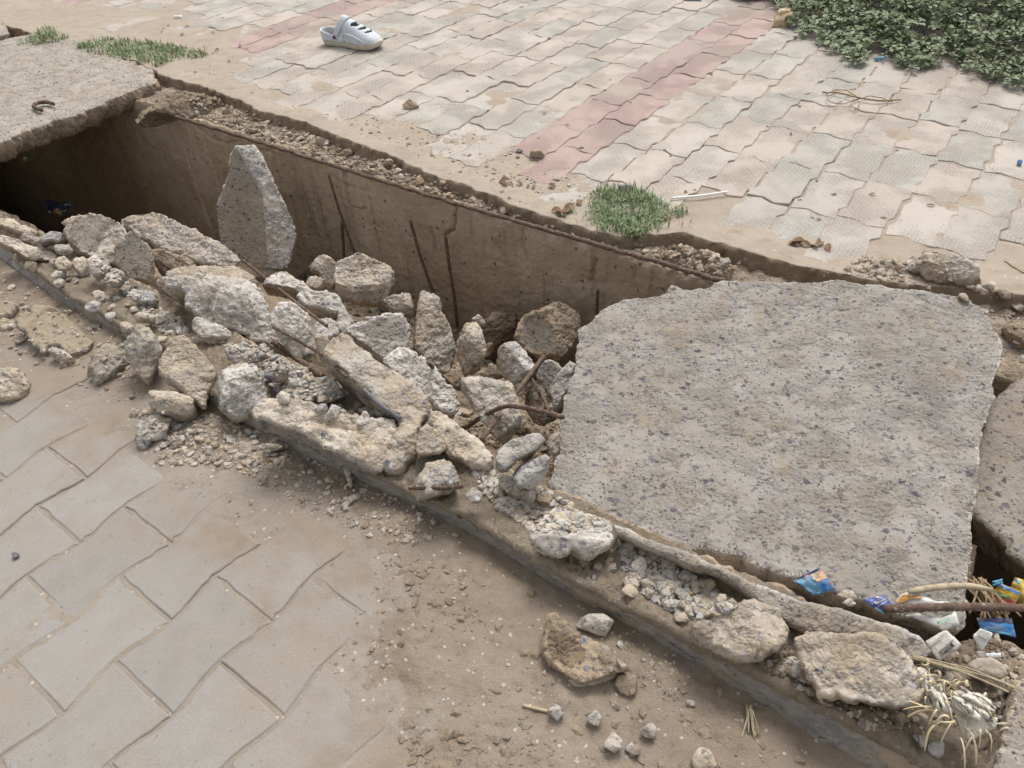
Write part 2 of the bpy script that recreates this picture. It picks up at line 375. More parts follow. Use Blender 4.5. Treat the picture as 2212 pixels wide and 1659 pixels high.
# ------------------------------------------------------------------ traced lines of the drain
def interp(pts, key):            # pts (s, val) sorted
    pts = sorted(pts); a = np.array(pts); return lambda s: np.interp(s, a[:, 0], a[:, 1])
def line_t(px, z):
    X = at_z(px, z); s, t = st(X); return interp(list(zip(s, t)), None)
WT = 1.85                                                           # inner face of the far wall
near_top = line_t([(-60, 478), (0, 520), (60, 575), (130, 630), (200, 668), (270, 707), (330, 745), (450, 845), (560, 905), (650, 952), (760, 1005), (880, 1060),
                   (1000, 1118), (1100, 1178), (1190, 1235), (1300, 1292), (1400, 1342), (1500, 1396), (1600, 1447), (1700, 1502), (1800, 1552), (1900, 1602), (2000, 1660)], -.018)
near_foot = line_t([(-60, 535), (0, 572), (60, 615), (130, 664), (200, 703), (270, 738), (450, 870), (560, 930), (650, 978), (760, 1030), (880, 1082),
                    (1000, 1142), (1100, 1200), (1200, 1266), (1300, 1322), (1400, 1376), (1500, 1434), (1600, 1494), (1700, 1556), (1850, 1650), (1950, 1712)], -.08)
far_edge = line_t([(300, 140), (360, 172), (430, 187), (520, 222), (560, 243), (640, 262), (700, 285), (770, 315), (860, 347), (930, 382), (1000, 402), (1060, 424), (1130, 457), (1210, 482),
                   (1270, 500), (1340, 515), (1480, 508), (1600, 545), (1700, 573), (1850, 603), (1920, 612), (2212, 640)], -.004)
def fill_z(s, t):
    z = -.015 - .46 * np.clip(t - .95, 0, 1) / .9 - .06 * np.clip(-2 - s, 0, 1.5) * np.clip(t - .95, 0, 1)
    z = z - .6 * sstep(-2.85, -3.3, s)                               # the dark hole under the left slab
    z = z - 1.0 * sstep(-.45, -.2, s) * sstep(.88, .94, t)           # hollow under the big slab
    return z
def at_fill(p, lift=0.0):
    d = ray(p); out = []
    for r in d:
        k = np.linspace(.8, 6, 700); X = CAM + r * k[:, None]; s, t = st(X)
        zf = fill_z(s, t) + lift
        zf = np.where(t < .93, np.minimum(0.02 + lift, 9), zf)
        i = np.argmax(X[:, 2] < zf); out.append(X[i])
    return np.array(out)
vis_road = at_z([(-80, 560), (0, 740), (110, 790), (200, 830), (290, 885), (330, 1000), (480, 1045), (640, 1090), (790, 1160), (850, 1232), (835, 1300), (735, 1380), (720, 1440), (800, 1530), (860, 1600), (900, 1720), (-300, 1750), (-300, 560)], -.08)[:, :2]

# ------------------------------------------------------------------ ground on the viewer's side
sg = np.r_[-40, -20, -10, -6, -4.5, -3.8, np.arange(-3.5, .62, .0062), .8, 1.4, 3, 8, 30]
tau = np.r_[-.012, 0, np.arange(.006, 1.12, .0062), 1.25, 1.6, 2.5, 5, 12, 30]
S, TA = np.meshgrid(sg, tau, indexing='ij'); S = S.ravel(); TA = TA.ravel()
Tn = near_foot(S) - TA; XYn = xy(S, Tn); q = P3(XYn)
dist = seg_dist(XYn, vis_road); ins = inside(XYn, vis_road)
sd = np.where(ins, -dist, dist) + .045 * fbm(q, 9, 3)
cover = sstep(-.06, .16, sd + .06 * fbm(q, 5, 3))
rough = .5 * sstep(.0, .45, fbm(q + 3, 4.5, 3)) * sstep(.0, .12, sd)
zn = -.0830 + .0135 * cover + .0010 * fbm(q + 5, 7, 4) * (1 - cover) + .004 * fbm(q, 14, 3) * cover + .0022 * fbm(q, 60, 3) * cover
zn += .010 * rough * np.clip(fbm(q, 30, 4, .6), -.6, 1.2) + .0016 * fbm(q, 5, 3)
clod, cid = worley(q, 38); zn += .007 * rough * np.clip(.5 - clod, 0, 1) * (cid > .55)
zn -= (.016 * np.exp(-((TA - .0) / .05) ** 2)) * sstep(-1.9, -1.4, S)          # slight trough under the kerb
nu, nv = len(sg), len(tau); jm = (cover[quads(nu, nv)].mean(1) < .45).astype(int)
road = link('road', mesh_np('road', np.c_[XYn, zn], quads(nu, nv, flip=True), [M['soil'], M['joint']], jm), kind='structure', label='bare tan soil road with grey paving blocks sunk in it')
# ------------------------------------------------------------------ sandy yard on the far side
sg2 = np.r_[-40, -20, -12, -8.5, -7.4, np.arange(-6.9, -4, .03), np.arange(-4, .75, .012), np.arange(.8, 1.7, .04), 2.5, 6, 30]
tau2 = np.r_[0, 0, 0, 0, 0, np.arange(.01, .5, .012), np.arange(.51, 4.2, .022), 4.6, 5.5, 8, 15, 40]
S, TA = np.meshgrid(sg2, tau2, indexing='ij')
Tf = far_edge(S) + TA + .012 * fbm(P3(np.c_[S.ravel(), 0 * S.ravel()]), 14, 4).reshape(S.shape) * np.exp(-TA * 12)
S_, T2 = S.ravel(), Tf.ravel(); XYf = xy(S_, T2); q = P3(XYf)
zf = -.0038 + .0036 * fbm(q, 3.2, 3) + .0024 * fbm(q, 11, 3)
leftsand = sstep(-3.0, -4.2, S_) * sstep(3.3, 2.3, T2)
ed = TA.ravel() + .05 * fbm(q, 6, 3)
zf += .007 * sstep(.16, .02, ed) + .0055 * leftsand + .0022 * sstep(.5, .1, ed) * sstep(-.8, -2.0, S_) + .0018 * fbm(q, 40, 3) * sstep(.5, .1, ed)
zf = zf.reshape(S.shape)
for k, (dz, dt) in enumerate(((-.06, -.020), (-.05, -.014), (-.032, -.008), (-.012, -.004))):
    zf[:, k] = zf[:, 5] + dz
    XYf.reshape(*S.shape, 2)[:, k] += dt * T_ + (.014 * fbm(P3(np.c_[S[:, 0], np.full(len(sg2), k * 3.1)]), 30, 3))[:, None] * T_
nu, nv = len(sg2), len(tau2)
qd = quads(nu, nv); mi = (np.tile(np.arange(nv - 1), nu - 1) < 4).astype(int)
yard = link('pavement', mesh_np('pavement', np.c_[XYf, zf.ravel()], qd, [M['sand'], M['lip']], mi), kind='structure', label='sand covered yard of cream, grey and red zigzag pavers')
# ------------------------------------------------------------------ pavers
AX = R(51.0); PX = np.array([math.cos(AX), math.sin(AX)]); PY = np.array([-math.sin(AX), math.cos(AX)])
def paver_mesh(name, out, mats, gap, bev, dep, seed):
    rs = np.random.RandomState(seed); out = np.array(out, float); pts = []
    for a, b in zip(out, np.roll(out, -1, 0)):
        n = max(1, int(np.linalg.norm(b - a) / .028)); pts += [a + (b - a) * k / n for k in range(n)]
    p = np.array(pts)
    if np.cross(p, np.roll(p, -1, 0)).sum() < 0: p = p[::-1]
    e = np.roll(p, -1, 0) - np.roll(p, 1, 0); nrm = np.c_[e[:, 1], -e[:, 0]] / np.linalg.norm(e, axis=1)[:, None]
    chip = np.abs(rs.normal(size=len(p))) * .0012 + (rs.rand(len(p)) < .08) * rs.rand(len(p)) * .006
    n = len(p); rings = []
    for off, z in ((gap + bev, 0), (gap + bev * .35, -bev * .45), (gap, -bev * 1.5), (gap, -dep)):
        rings.append(np.c_[p - nrm * (off + chip)[:, None], np.full(n, z)])
    v = np.concatenate(rings + [np.array([[p[:, 0].mean(), p[:, 1].mean(), 0]])])
    i = np.arange(n); j = (i + 1) % n; f = []
    for k in range(3): f.append(np.c_[i + k * n, i + (k + 1) * n, j + (k + 1) * n, j + k * n])
    me = mesh_np(name, v, [np.concatenate(f), np.arange(n)[None]], mats, smooth=False)
    return me
Lf, Wf = .292, .149
side = [(.48, .47), (.32, .43), (.22, .535), (-.20, .44), (-.30, .545), (-.52, .47)]
outl = side + [(-.46, .14), (-.53, -.14)] + [(x, y - 1) for x, y in side[::-1]] + [(.47, -.14), (.54, .14)]
farp = [paver_mesh('paver', [(x * Lf, y * Wf) for x, y in outl], [M['paver']], .0014, .0024, .03, k) for k in range(4)]
def inframe(X, m=60):
    d = np.asarray(X) - CAM; z = d @ FWD
    u = 512 + FPX * (d @ RT) / z; v = 384 - FPX * (d @ UP) / z
    return (z > .1) & (u > -m) & (u < 1024 + m) & (v > -m) & (v < 768 + m)
y0 = 1.44 - Wf / 2           # centre of the first red column, in -PY units
gapc = at_z([(1834, 173)], 0)[0, :2]
npav = 0
for c in range(-18, 40):
    yc = y0 + Wf * c + Wf       # signed along PY
    off = random.choice((0, .5)) * Lf + random.uniform(-.02, .02)
    for k in range(-30, 30):
        cen = PX * (k * Lf + off) + PY * (yc + random.uniform(-.003, .003))
        X = np.array([*cen, 0.0])
        if cen[1] < 1 or cen[1] > 9 or not inframe(X)[()]: continue
        s, t = st(np.array([cen + PX * a + PY * b_ for a in (-Lf / 2, Lf / 2) for b_ in (-Wf / 2, Wf / 2)]))
        if (t - far_edge(s)).min() < .02 or (s.min() < -3.5 and t.min() < 2.3): continue
        if np.linalg.norm(cen - gapc) < .13 and npav < 10 ** 6:
            gapc = gapc + 99; continue
        o = link('paver', farp[npav % 4], yard); npav += 1
        o.location = (*cen, random.gauss(0, .0013)); o.rotation_euler = (random.gauss(0, .006), random.gauss(0, .006), AX + random.gauss(0, .012) + (math.pi if random.random() < .5 else 0))
        if c in (0, 1, 14, 15, 25, 26):
            b_ = random.uniform(.9, 1.06); o.color = (.43 * b_, .285 * b_, .27 * b_, 1)
        else:
            r = random.random(); b_ = random.uniform(.88, 1.08)
            cc = (.44, .43, .395) if r < .24 else ((.49, .43, .38) if r < .6 else (.50, .46, .415))
            o.color = (*[x * b_ * 1.08 for x in cc], 1)
Ln, Wn = .233, .17
a_ = .0074
prof = [(x, a_ * np.clip(1.25 * math.cos(2 * math.pi * (x + .5)), -1, 1)) for x in np.linspace(.5, -.5, 17)]
outl = [(x * Ln, Wn / 2 + o_) for x, o_ in prof] + [(-x * Ln, -Wn / 2 - o_) for x, o_ in prof]
nearp = [paver_mesh('paver', outl, [M['road_paver']], .0022, .004, .03, 40 + k) for k in range(4)]
o0 = at_z([((200 + 520 * .5425) * .542157, (2000 + 560 * .5425) * .542157)], -.08)[0, :2]
AXn = R(50.8); PXn = np.array([math.cos(AXn), math.sin(AXn)]); PYn = np.array([math.sin(AXn), -math.cos(AXn)])
nn = 0
for j in range(-14, 12):
    for i in range(-8, 10):
        cen = o0 + PXn * Ln * (i + .5 + (.5 if j % 2 else 0)) + PYn * Wn * (j + .5)
        s, t = st(cen)
        if t > near_foot(s) - .13 or not inframe(np.array([*cen, -.08]), 170)[()]: continue
        if not inside(cen[None], vis_road)[0] and seg_dist(cen[None], vis_road)[0] > .2: continue
        o = link('paver', nearp[nn % 4], road); nn += 1
        o.location = (*cen, -.0805 + random.gauss(0, .0008)); o.rotation_euler = (random.gauss(0, .006), random.gauss(0, .006), AXn + random.gauss(0, .006) + (math.pi if random.random() < .5 else 0))
        b_ = random.uniform(.94, 1.06); o.color = (.305 * b_, .284 * b_, .257 * b_, 1)
print('pavers', npav, nn)

# ------------------------------------------------------------------ drain: far wall, pit floor, near wall, end
sf = np.r_[-9, -7, -5.5, -4.5, np.arange(-4.0, -3.3, .02), np.arange(-3.3, -.5, .0065), np.arange(-.5, .7, .03), 1.5, 4, 9]
zt = -.030 + .012 * fbm(P3(np.c_[sf, 0 * sf]), 5, 4) + .006 * fbm(P3(np.c_[sf, 0 * sf + 9]), 30, 3)
down = np.r_[0, np.arange(.006, .62, .0065), .7, .85, 1.1, 1.4]
back = np.r_[.5, .36, .28, .22, np.arange(.16, .008, -.008)]
S = np.repeat(sf[:, None], len(down) + len(back), 1)
Tt = np.empty_like(S); Zz = np.empty_like(S)
for k, b_ in enumerate(back): Tt[:, k] = WT + b_; Zz[:, k] = zt - .008
for k, d_ in enumerate(down): Tt[:, len(back) + k] = WT; Zz[:, len(back) + k] = zt - d_
Sv, Tv, Zv = S.ravel(), Tt.ravel(), Zz.ravel(); face = np.tile(np.arange(S.shape[1]) >= len(back), len(sf))
q3 = np.c_[Sv, Tv, Zv]
Tv = Tv + np.where(face, .006 * fbm(q3, 8, 4) + .003 * fbm(q3, 50, 3) , 0)
dz = zt.repeat(S.shape[1]) - Zv
Tv = Tv + np.where(face, .014 * np.exp(-dz / .02) * (1 + fbm(q3, 25, 3)), 0)      # rounded, crumbling arris
Zv = Zv + np.where(face, 0, .012 * fbm(q3, 14, 4) + .006 * fbm(q3, 60, 3))
def sz(p): X = at_t(p, WT); s, _ = st(X); return np.c_[s, X[:, 2]]
for crack, dep in ((H((210, 240), (200, 330), (195, 400), (150, 420), (130, 450)), .02), (H((30, 380), (45, 450), (60, 560)), .016), (H((700, 400), (705, 520), (745, 620)), .012),
                   (H((1240, 620), (1215, 720), (1200, 790)), .016), (G((820, 610), (860, 600), (950, 605), (1000, 640)), .014), (G((380, 430), (500, 510), (600, 545), (690, 530)), .014),
                   (G((1440, 800), (1550, 870), (1640, 900), (1750, 930)), .008), (G((1630, 1060), (1690, 1085), (1720, 1060)), .012)):
    dd = seg_dist(np.c_[Sv, Zv], sz(crack), False)
    Tv = Tv + np.where(face, dep * np.exp(-(dd / .0055) ** 2), 0)
me = mesh_np('drain_wall', np.c_[xy(Sv, Tv), Zv], quads(len(sf), S.shape[1], flip=True), [M['wall'], M['brown']], (np.tile(np.arange(S.shape[1] - 1), len(sf) - 1) < len(back) - 1).astype(int))
link('drain_wall', me, label='tall brown damp concrete wall on the far side of the open drain', category='wall')
sp_ = np.r_[-9, -6, -4.5, np.arange(-4.0, .6, .013), 1.2, 3, 9]; tp = np.arange(.86, 1.90, .013)
S, Tq = np.meshgrid(sp_, tp, indexing='ij'); Sv, Tv = S.ravel(), Tq.ravel(); q3 = P3(np.c_[Sv, Tv])
wl, wi = worley(q3, 22)
zz = fill_z(Sv, Tv) - .13 + .03 * fbm(q3, 6, 4) + .02 * np.clip(.55 - wl, 0, 1) * (wi > .3)
link('drain_floor', mesh_np('drain_floor', np.c_[xy(Sv, Tv), zz], quads(len(sp_), len(tp)), [M['fill']]), kind='structure', label='brown soil and debris floor of the open drain')
# near wall: outer face, broken top, inner face
sw = np.r_[-9, -6, -4, np.arange(-3.4, .5, .0062), .8, 2, 6]
to, tf_ = near_top(sw), near_foot(sw); ti = np.interp(sw, [-3, -1.6, -.7, -.4, .3], [.945, .925, .93, .945, .985])
sn = P3(np.c_[sw, 0 * sw]); ti = ti + .012 * fbm(sn, 9, 3); to = to + .004 * fbm(sn, 7, 3) + .003 * fbm(sn, 60, 3)
prof = [(0, -.16)] + [(0, z) for z in np.linspace(-.1, -.03, 13)]
nf = len(prof); ntop = 30; ni = 8
S = np.repeat(sw[:, None], nf + ntop + ni, 1); Tt = np.zeros_like(S); Zz = np.zeros_like(S)
for k, (_, z) in enumerate(prof):
    f = (z + .1) / .07; f = max(f, 0); Tt[:, k] = tf_ + (to - tf_) * f + .004 ; Zz[:, k] = z
for k in range(ntop):
    f = k / (ntop - 1); Tt[:, nf + k] = to + (ti - to) * (f * .97 + .015); Zz[:, nf + k] = -.016 - .010 * (k == 0) - .004 * math.sin(math.pi * k / (ntop - 1)) + .008 * sstep(-.65, -.5, sw)
for k in range(ni): Tt[:, nf + ntop + k] = ti; Zz[:, nf + ntop + k] = -.02 - .8 * (k / (ni - 1)) ** 1.6
Sv, Tv, Zv = S.ravel(), Tt.ravel(), Zz.ravel(); col = np.tile(np.arange(S.shape[1]), len(sw)); q3 = np.c_[Sv, Tv, Zv]
top = (col >= nf) & (col < nf + ntop); fa = col < nf
Zv = Zv + np.where(top, .011 * fbm(q3, 10, 4) + .007 * fbm(q3, 40, 3, .5, True), 0) - np.where(top, .012 * sstep(.3, .8, (col - nf) / ntop) * sstep(-1.4, -1.9, Sv), 0)
Tv = Tv + np.where(fa, .003 * fbm(q3 * [1, 1, 2.5], 25, 4) + .0015 * fbm(q3, 110, 2), 0)
chip = np.clip(fbm(sn, 6, 4) - .12, 0, 1) * .03
Zv = Zv - np.where((col >= nf - 5) & (col < nf + 4), np.repeat(chip, S.shape[1]), 0)
pc = np.tile(np.arange(S.shape[1] - 1), len(sw) - 1)
mi = np.where(pc < nf - 1, 0, np.where(pc < nf + ntop - 2, 1, 2))
nwall = link('drain_wall', mesh_np('drain_wall', np.c_[xy(Sv, Tv), Zv], quads(len(sw), S.shape[1], flip=True), [M['kerb'], M['orange_soil'], M['brown']], mi),
             label='low broken concrete wall nearest the viewer with ochre soil along its top', category='wall')
for s_, nm in ((-8.5, 'end'),):
    v = [(*(xy(np.array(s_), np.array(t))), z) for t, z in ((.8, -1.6), (1.95, -1.6), (1.95, 0), (.8, 0))]
    v += [(p[0] - .2 * D_[0], p[1] - .2 * D_[1], p[2]) for p in v]
    link('drain_end', mesh_np('drain_end', v, [np.array([[0, 1, 2, 3], [7, 6, 5, 4], [0, 4, 5, 1], [3, 2, 6, 7]])], [M['wall']], smooth=False), kind='structure')

v = [(*(xy(np.array(s_), np.array(t_))), z_) for z_ in (-.24, -.14) for s_, t_ in ((.44, .94), (3.6, .94), (3.6, 1.87), (.44, 1.87))]
link('light_block', mesh_np('light_block', v, [np.array([[3, 2, 1, 0], [4, 5, 6, 7], [0, 1, 5, 4], [1, 2, 6, 5], [2, 3, 7, 6], [3, 0, 4, 7]])], [M['slab_old']], smooth=False), kind='structure')  # added slab out of view, stops light leaking into the drain
# ------------------------------------------------------------------ broken concrete: every chunk from its outline, its tilt and its thickness
NCH = 0
def area0(q): return abs((q[:, 0] * np.roll(q[:, 1], -1) - np.roll(q[:, 0], -1) * q[:, 1]).sum() / 2)
def chunk(name, label, out, z=None, t=None, lift=.02, az=0, el=62, th=None, inner=(), ridge=None, mf='tan', ms=None, cast=None, mc='cast', jag=1.0, h=.0047,
          rough=1.0, rnd=1.0, shrink=.22, cutk=1.0, cat='concrete chunk', group=None, parent=None, kind=None, n=None, cen=None):
    global NCH; NCH += 1; rs = np.random.RandomState(900 + NCH)
    out = np.array(out, float); c = np.array(cen) if cen is not None else (out.max(0) + out.min(0)) / 2 * .5 + out.mean(0) * .5
    if z is not None and -.005 < z < .06 and name == 'concrete_chunk': z = z + .022
    p0 = at_z([c], z)[0] if z is not None else (at_t([c], t)[0] if t is not None else at_fill([c], lift)[0])
    if n is None:
        a0 = math.atan2(-p0[1], -p0[0]) + R(az); n = np.array([math.cos(a0) * math.cos(R(el)), math.sin(a0) * math.cos(R(el)), math.sin(R(el))])
    n = np.array(n, float) / np.linalg.norm(n)
    e1 = np.cross([0, 0, 1.], n) if abs(n[2]) < .98 else np.array([1., 0, 0]); e1 /= np.linalg.norm(e1)
    e1 -= n * (e1 @ n); e1 /= np.linalg.norm(e1); e2 = np.cross(n, e1)
    def to2(px): X = at_plane(px, p0, n) - p0; return np.c_[X @ e1, X @ e2]
    Q = to2(out)
    if cutk > 0 and rough >= .5: Q = Q.mean(0) + (Q - Q.mean(0)) * ((1.12 if cutk >= 1 else 1.06) if not kind and area0(Q) < .16 else 1)
    x, y = Q[:, 0], Q[:, 1]; area = (x * np.roll(y, -1) - np.roll(x, -1) * y).sum() / 2
    if area < 0: Q = Q[::-1]; area = -area
    size = math.sqrt(area)
    if th is None: th = min(max(.6 * size, .02), .16)
    h = max(h, size / 55) if size < .45 else h
    h = min(h, size / 9)
    for _ in range(1):                                     # one corner cut
        nx = np.roll(Q, -1, 0); Q = np.stack([Q * .91 + nx * .09, Q * .09 + nx * .91], 1).reshape(-1, 2)
    pts = []
    for a, b in zip(Q, np.roll(Q, -1, 0)):
        m = max(1, int(round(np.linalg.norm(b - a) / h))); pts += [a + (b - a) * k / m for k in range(m)]
    Q = np.array(pts); Mn = len(Q)
    e = np.roll(Q, -2, 0) - np.roll(Q, 2, 0); nr = np.c_[e[:, 1], -e[:, 0]] / (np.linalg.norm(e, axis=1)[:, None] + 1e-9)
    off = rs.rand(3) * 50
    sfac = min(1, size / .12)
    arc = np.arange(Mn) * h
    def zig(step, amp):
        kx = [0.]
        while kx[-1] < arc[-1] + step: kx.append(kx[-1] + step * rs.uniform(.4, 1.7))
        ky = rs.uniform(-1, 1, len(kx)); ky[-1] = ky[0]; return amp * np.interp(arc, kx, ky)
    Q = Q + nr * (jag * sfac * (zig(.045, .0065) + zig(.017, .0035) + .0015 * fbm(P3(Q) + off, 90, 2)))[:, None]
    lo, hi = Q.min(0), Q.max(0)
    gx, gy = np.meshgrid(np.arange(lo[0], hi[0], h), np.arange(lo[1], hi[1], h * .87), indexing='ij')
    gx = gx + (np.arange(gx.shape[1]) % 2) * h / 2
    I = np.c_[gx.ravel(), gy.ravel()] + rs.uniform(-.18, .18, (gx.size, 2)) * h
    I = I[inside(I, Q)]
    bd = np.full(len(I), 1e9)
    for a in range(0, len(I), 4000):
        bd[a:a + 4000] = np.sqrt(((I[a:a + 4000, None] - Q[None]) ** 2).sum(-1).min(1))
    I = I[bd > h * .6]; bd = bd[bd > h * .6]
    allp = np.concatenate([Q, I])
    res = geometry.delaunay_2d_cdt([Vector(p) for p in allp], [], [list(range(Mn))], 1, 1e-7)
    V2 = np.array([tuple(v) for v in res[0]]); tr = np.array([f for f in res[2] if len(f) == 3])
    if len(V2) != len(allp):                                # rare: self-touching outline
        dq = np.sqrt(((V2[:, None] - Q[None]) ** 2).sum(-1)).min(1) if len(V2) * Mn < 3e7 else np.ones(len(V2))
        bd_all = dq
        bi = [int(np.argmin(((V2 - q_) ** 2).sum(1))) for q_ in Q]
    else:
        bd_all = np.r_[np.zeros(Mn), bd]; bi = list(range(Mn))
    r = min(.008, .09 * size) * rnd
    dd = np.clip(bd_all / r, 0, 1); zl = -r * (1 - np.sqrt(np.clip(1 - (1 - dd) ** 2, 0, 1)))
    for px, hh, *rr in inner:
        cc = to2([px])[0]; Rr = rr[0] if rr else size * .55
        zl = zl + hh * np.clip(1 - np.linalg.norm(V2 - cc, axis=1) / Rr, 0, 1) * np.clip(bd_all / (.25 * size) + .3, 0, 1)
    if ridge:
        px, hh, Rr = ridge; dl = seg_dist(V2, to2(px), False)
        zl = zl + hh * np.clip(1 - dl / Rr, 0, 1)
    castm = np.zeros(len(V2))
    if cast is not None:
        if isinstance(cast, str): castm[:] = 1
        else:
            cp = to2(cast); castm = np.where(inside(V2, cp), 1., 0.)
            castm = castm * sstep(0, .012, seg_dist(V2, cp))
        castm = castm * sstep(.0, .008, bd_all)
    nF = len(V2); v = [np.c_[V2, zl]]
    Kr = max(2, int(th / (h * 1.7))); cq = Q.mean(0); bz = zl[bi]; bq = V2[bi]
    bulge = fbm(P3(bq) + off, 6 / max(size, .05) * .3, 2)
    for k in range(1, Kr + 1):
        f = k / Kr
        sc_ = 1 - shrink * f ** 1.4 + .05 * math.sin(f * math.pi) * bulge
        v.append(np.c_[cq + (bq - cq) * sc_[:, None], bz - th * f])
    v.append(np.array([[*cq, -r - th * 1.02]])); v = np.concatenate(v)
    nb = len(bi); i = np.arange(nb); j = (i + 1) % nb; bi_ = np.array(bi); T2 = [tr]; mi = [np.zeros(len(tr), int)]
    prev = bi_
    for k in range(Kr):
        cur = nF + k * nb + i
        T2.append(np.c_[prev[i], cur[i], cur[j]]); T2.append(np.c_[prev[i], cur[j], prev[j]]); mi += [np.ones(nb, int)] * 2
        prev = cur
    T2.append(np.c_[prev[i], np.full(nb, len(v) - 1), prev[j]]); mi.append(np.ones(nb, int))
    tri = np.concatenate(T2); mi = np.concatenate(mi)
    ncut = int((40 if cast is None else 20) * min(1, size / .06 + .4)) if rough >= .5 and size < .45 else 0
    ctr3 = v.mean(0)
    for k in range(ncut):
        dv = rs.normal(size=3) * [1, 1, .8]; dv[2] += .35 if cast is None else -.1
        dv /= np.linalg.norm(dv)
        if cast is not None and dv[2] > .55: continue
        pr = (v - ctr3) @ dv; lim = pr.max() - rs.uniform(.01, .125) * size * cutk
        ex = np.clip(pr - lim, 0, None); v = v - dv * (ex * .93)[:, None]
    nrm = vnormals(v, tri); amp = rough * sfac * np.r_[1 - .88 * castm, np.ones(len(v) - nF)]
    q = v + off; wl, wi = worley(q, 80)
    d2, d3 = facet(q, 24), facet(q, 62)
    dsp = .002 * fbm(q, 9, 3, .5) + .0034 * d2 + .0030 * d3 + .0018 * fbm(q, 70, 3, .6) + .0035 * (.4 - wl) * (wi > .7) + .001
    v = v + nrm * (dsp * amp)[:, None] + nrm * (.0009 * fbm(q, 140, 2) + (.0022 * fbm(q, 6, 3) if size > .45 else 0))[:, None]
    W3 = v[:, :1] * e1 + v[:, 1:2] * e2 + v[:, 2:] * n
    if cast is not None:
        cm = castm[np.minimum(tri, nF - 1)].mean(1); mi = np.where((mi == 0) & (cm > .5), 2, mi)
    mats = [M[mf], M[ms or mf], M[mc]]
    me = mesh_np(name, W3, tri, mats, mi)
    o = link(name, me, parent, p0, label=label, category=None if (parent or kind) else cat, group=group, kind=kind)
    if parent is not None: o.matrix_parent_inverse = parent.matrix_basis.inverted()
    return o
CC = 'concrete_chunk'
# --- slabs still spanning the drain
LS = [(-4.93, 2.10), (-4.95, .55), (-3.60, .55), (-3.56, .9), (-3.555, 1.25), (-3.56, 1.45), (-3.53, 1.6), (-3.58, 1.8), (-3.55, 1.96), (-3.75, 2.08), (-4.1, 2.10), (-4.5, 2.13)]
def st_px(pts, z):
    X = np.array([[*xy(np.array(s), np.array(t)), z] for s, t in pts]) - CAM; k = X @ FWD
    return np.c_[512 + FPX * (X @ RT) / k, 384 - FPX * (X @ UP) / k] * (2212 / 1024)
chunk('concrete_slab', 'large intact slab over the left end of the drain with bent rusty bar on top', st_px(LS, .022), n=(.02, 0, 1), z=.022, th=.085, mf='tan', ms='brown', cast='all', mc='slab_old', jag=2.2, h=.0085, shrink=.05, rough=1.7, rnd=.5, cat='slab')
chunk('concrete_slab', 'second slab beyond the grassy joint at the far left edge', st_px([(-4.99, 2.16), (-4.99, .5), (-9.2, .5), (-9.2, 2.22)], .035), z=.02, n=(0, 0, 1), th=.12, mf='slab_old', ms='brown', cast='all', mc='slab_old', h=.03, shrink=.02, cat='slab')
# --- the big loose slab and its neighbour
BS = [(1254, 705), (1275, 692), (1300, 668), (1320, 655), (1350, 645), (1420, 640), (1470, 628), (1530, 622), (1560, 608), (1640, 603), (1750, 605), (1850, 607), (1900, 612), (1960, 625), (2010, 632),
      (2070, 640), (2120, 660), (2150, 690), (2165, 740), (2160, 790), (2150, 830), (2140, 880), (2128, 920), (2120, 980), (2118, 1040), (2105, 1100), (2095, 1170), (2090, 1230), (2085, 1290), (2082, 1360),
      (1990, 1345), (1900, 1310), (1800, 1275), (1740, 1243), (1690, 1237), (1640, 1222), (1590, 1195), (1540, 1180), (1500, 1180), (1470, 1195), (1420, 1190), (1340, 1165), (1280, 1125), (1230, 1085), (1186, 1050),
      (1195, 1000), (1205, 950), (1212, 900), (1225, 850), (1238, 800), (1245, 750)]
nb_ = -.09 * T_
BN = (nb_[0], nb_[1], 1)
BSZ = .012
chunk('concrete_slab', 'biggest loose slab with dark stone flecks lying tilted across the drain', BS, z=BSZ, n=BN, th=.10, mf='pale', ms='tan', cast='all', mc='slab', jag=1.0, h=.0075, shrink=.03, rough=.62, cat='slab', rnd=.55)
chunk('concrete_slab', 'sunken slab fragment at the right edge, beside the biggest slab', FR((2330, 740), (2240, 765), (2168, 772), (2130, 822), (2118, 872), (2116, 930), (2108, 990), (2102, 1050), (2100, 1082), (2140, 1128), (2165, 1150), (2185, 1172), (2215, 1185), (2300, 1250), (2420, 1270), (2420, 740)),
      z=-.03, n=(-.12, -.1, 1), th=.10, mf='brown', ms='brown', cast='all', mc='slab_brown', jag=1.4, h=.008, shrink=.04, cat='slab')
# --- rubble inside the drain
chunk(CC, 'tall wedge of slab standing on edge against the brown wall', G((735, 590), (690, 640), (665, 780), (620, 900), (590, 1000), (560, 1100), (530, 1250), (640, 1400), (740, 1500), (850, 1590), (980, 1580), (1100, 1595), (1155, 1490), (1165, 1330), (1145, 1200), (1165, 1090), (1120, 980), (1060, 890), (1000, 800), (930, 715), (860, 650), (790, 605)),
      t=1.62, az=-25, el=28, th=.09, ridge=(G((745, 620), (860, 780), (950, 950), (970, 1250), (985, 1540)), .035, .13), cast=G((735, 590), (840, 780), (935, 950), (960, 1250), (980, 1600), (700, 1600), (400, 1400), (500, 1000), (660, 560)), mf='pale', ms='tan', jag=1.5)
chunk(CC, 'flecked chunk with a bar groove across it, next to the dark hole', A((720, 760), (830, 720), (960, 740), (1070, 770), (1170, 830), (1215, 950), (1190, 1060), (1150, 1140), (1110, 1240), (1000, 1200), (930, 1150), (800, 1120), (700, 1030), (640, 950), (650, 850)),
      lift=.06, el=48, az=-10, mf='tan', ms='brown', cast=A((720, 760), (960, 740), (1080, 800), (1080, 850), (940, 1130), (800, 1120), (640, 950)), mc='cast', ridge=(A((1080, 840), (1010, 980), (940, 1130)), -.012, .022))
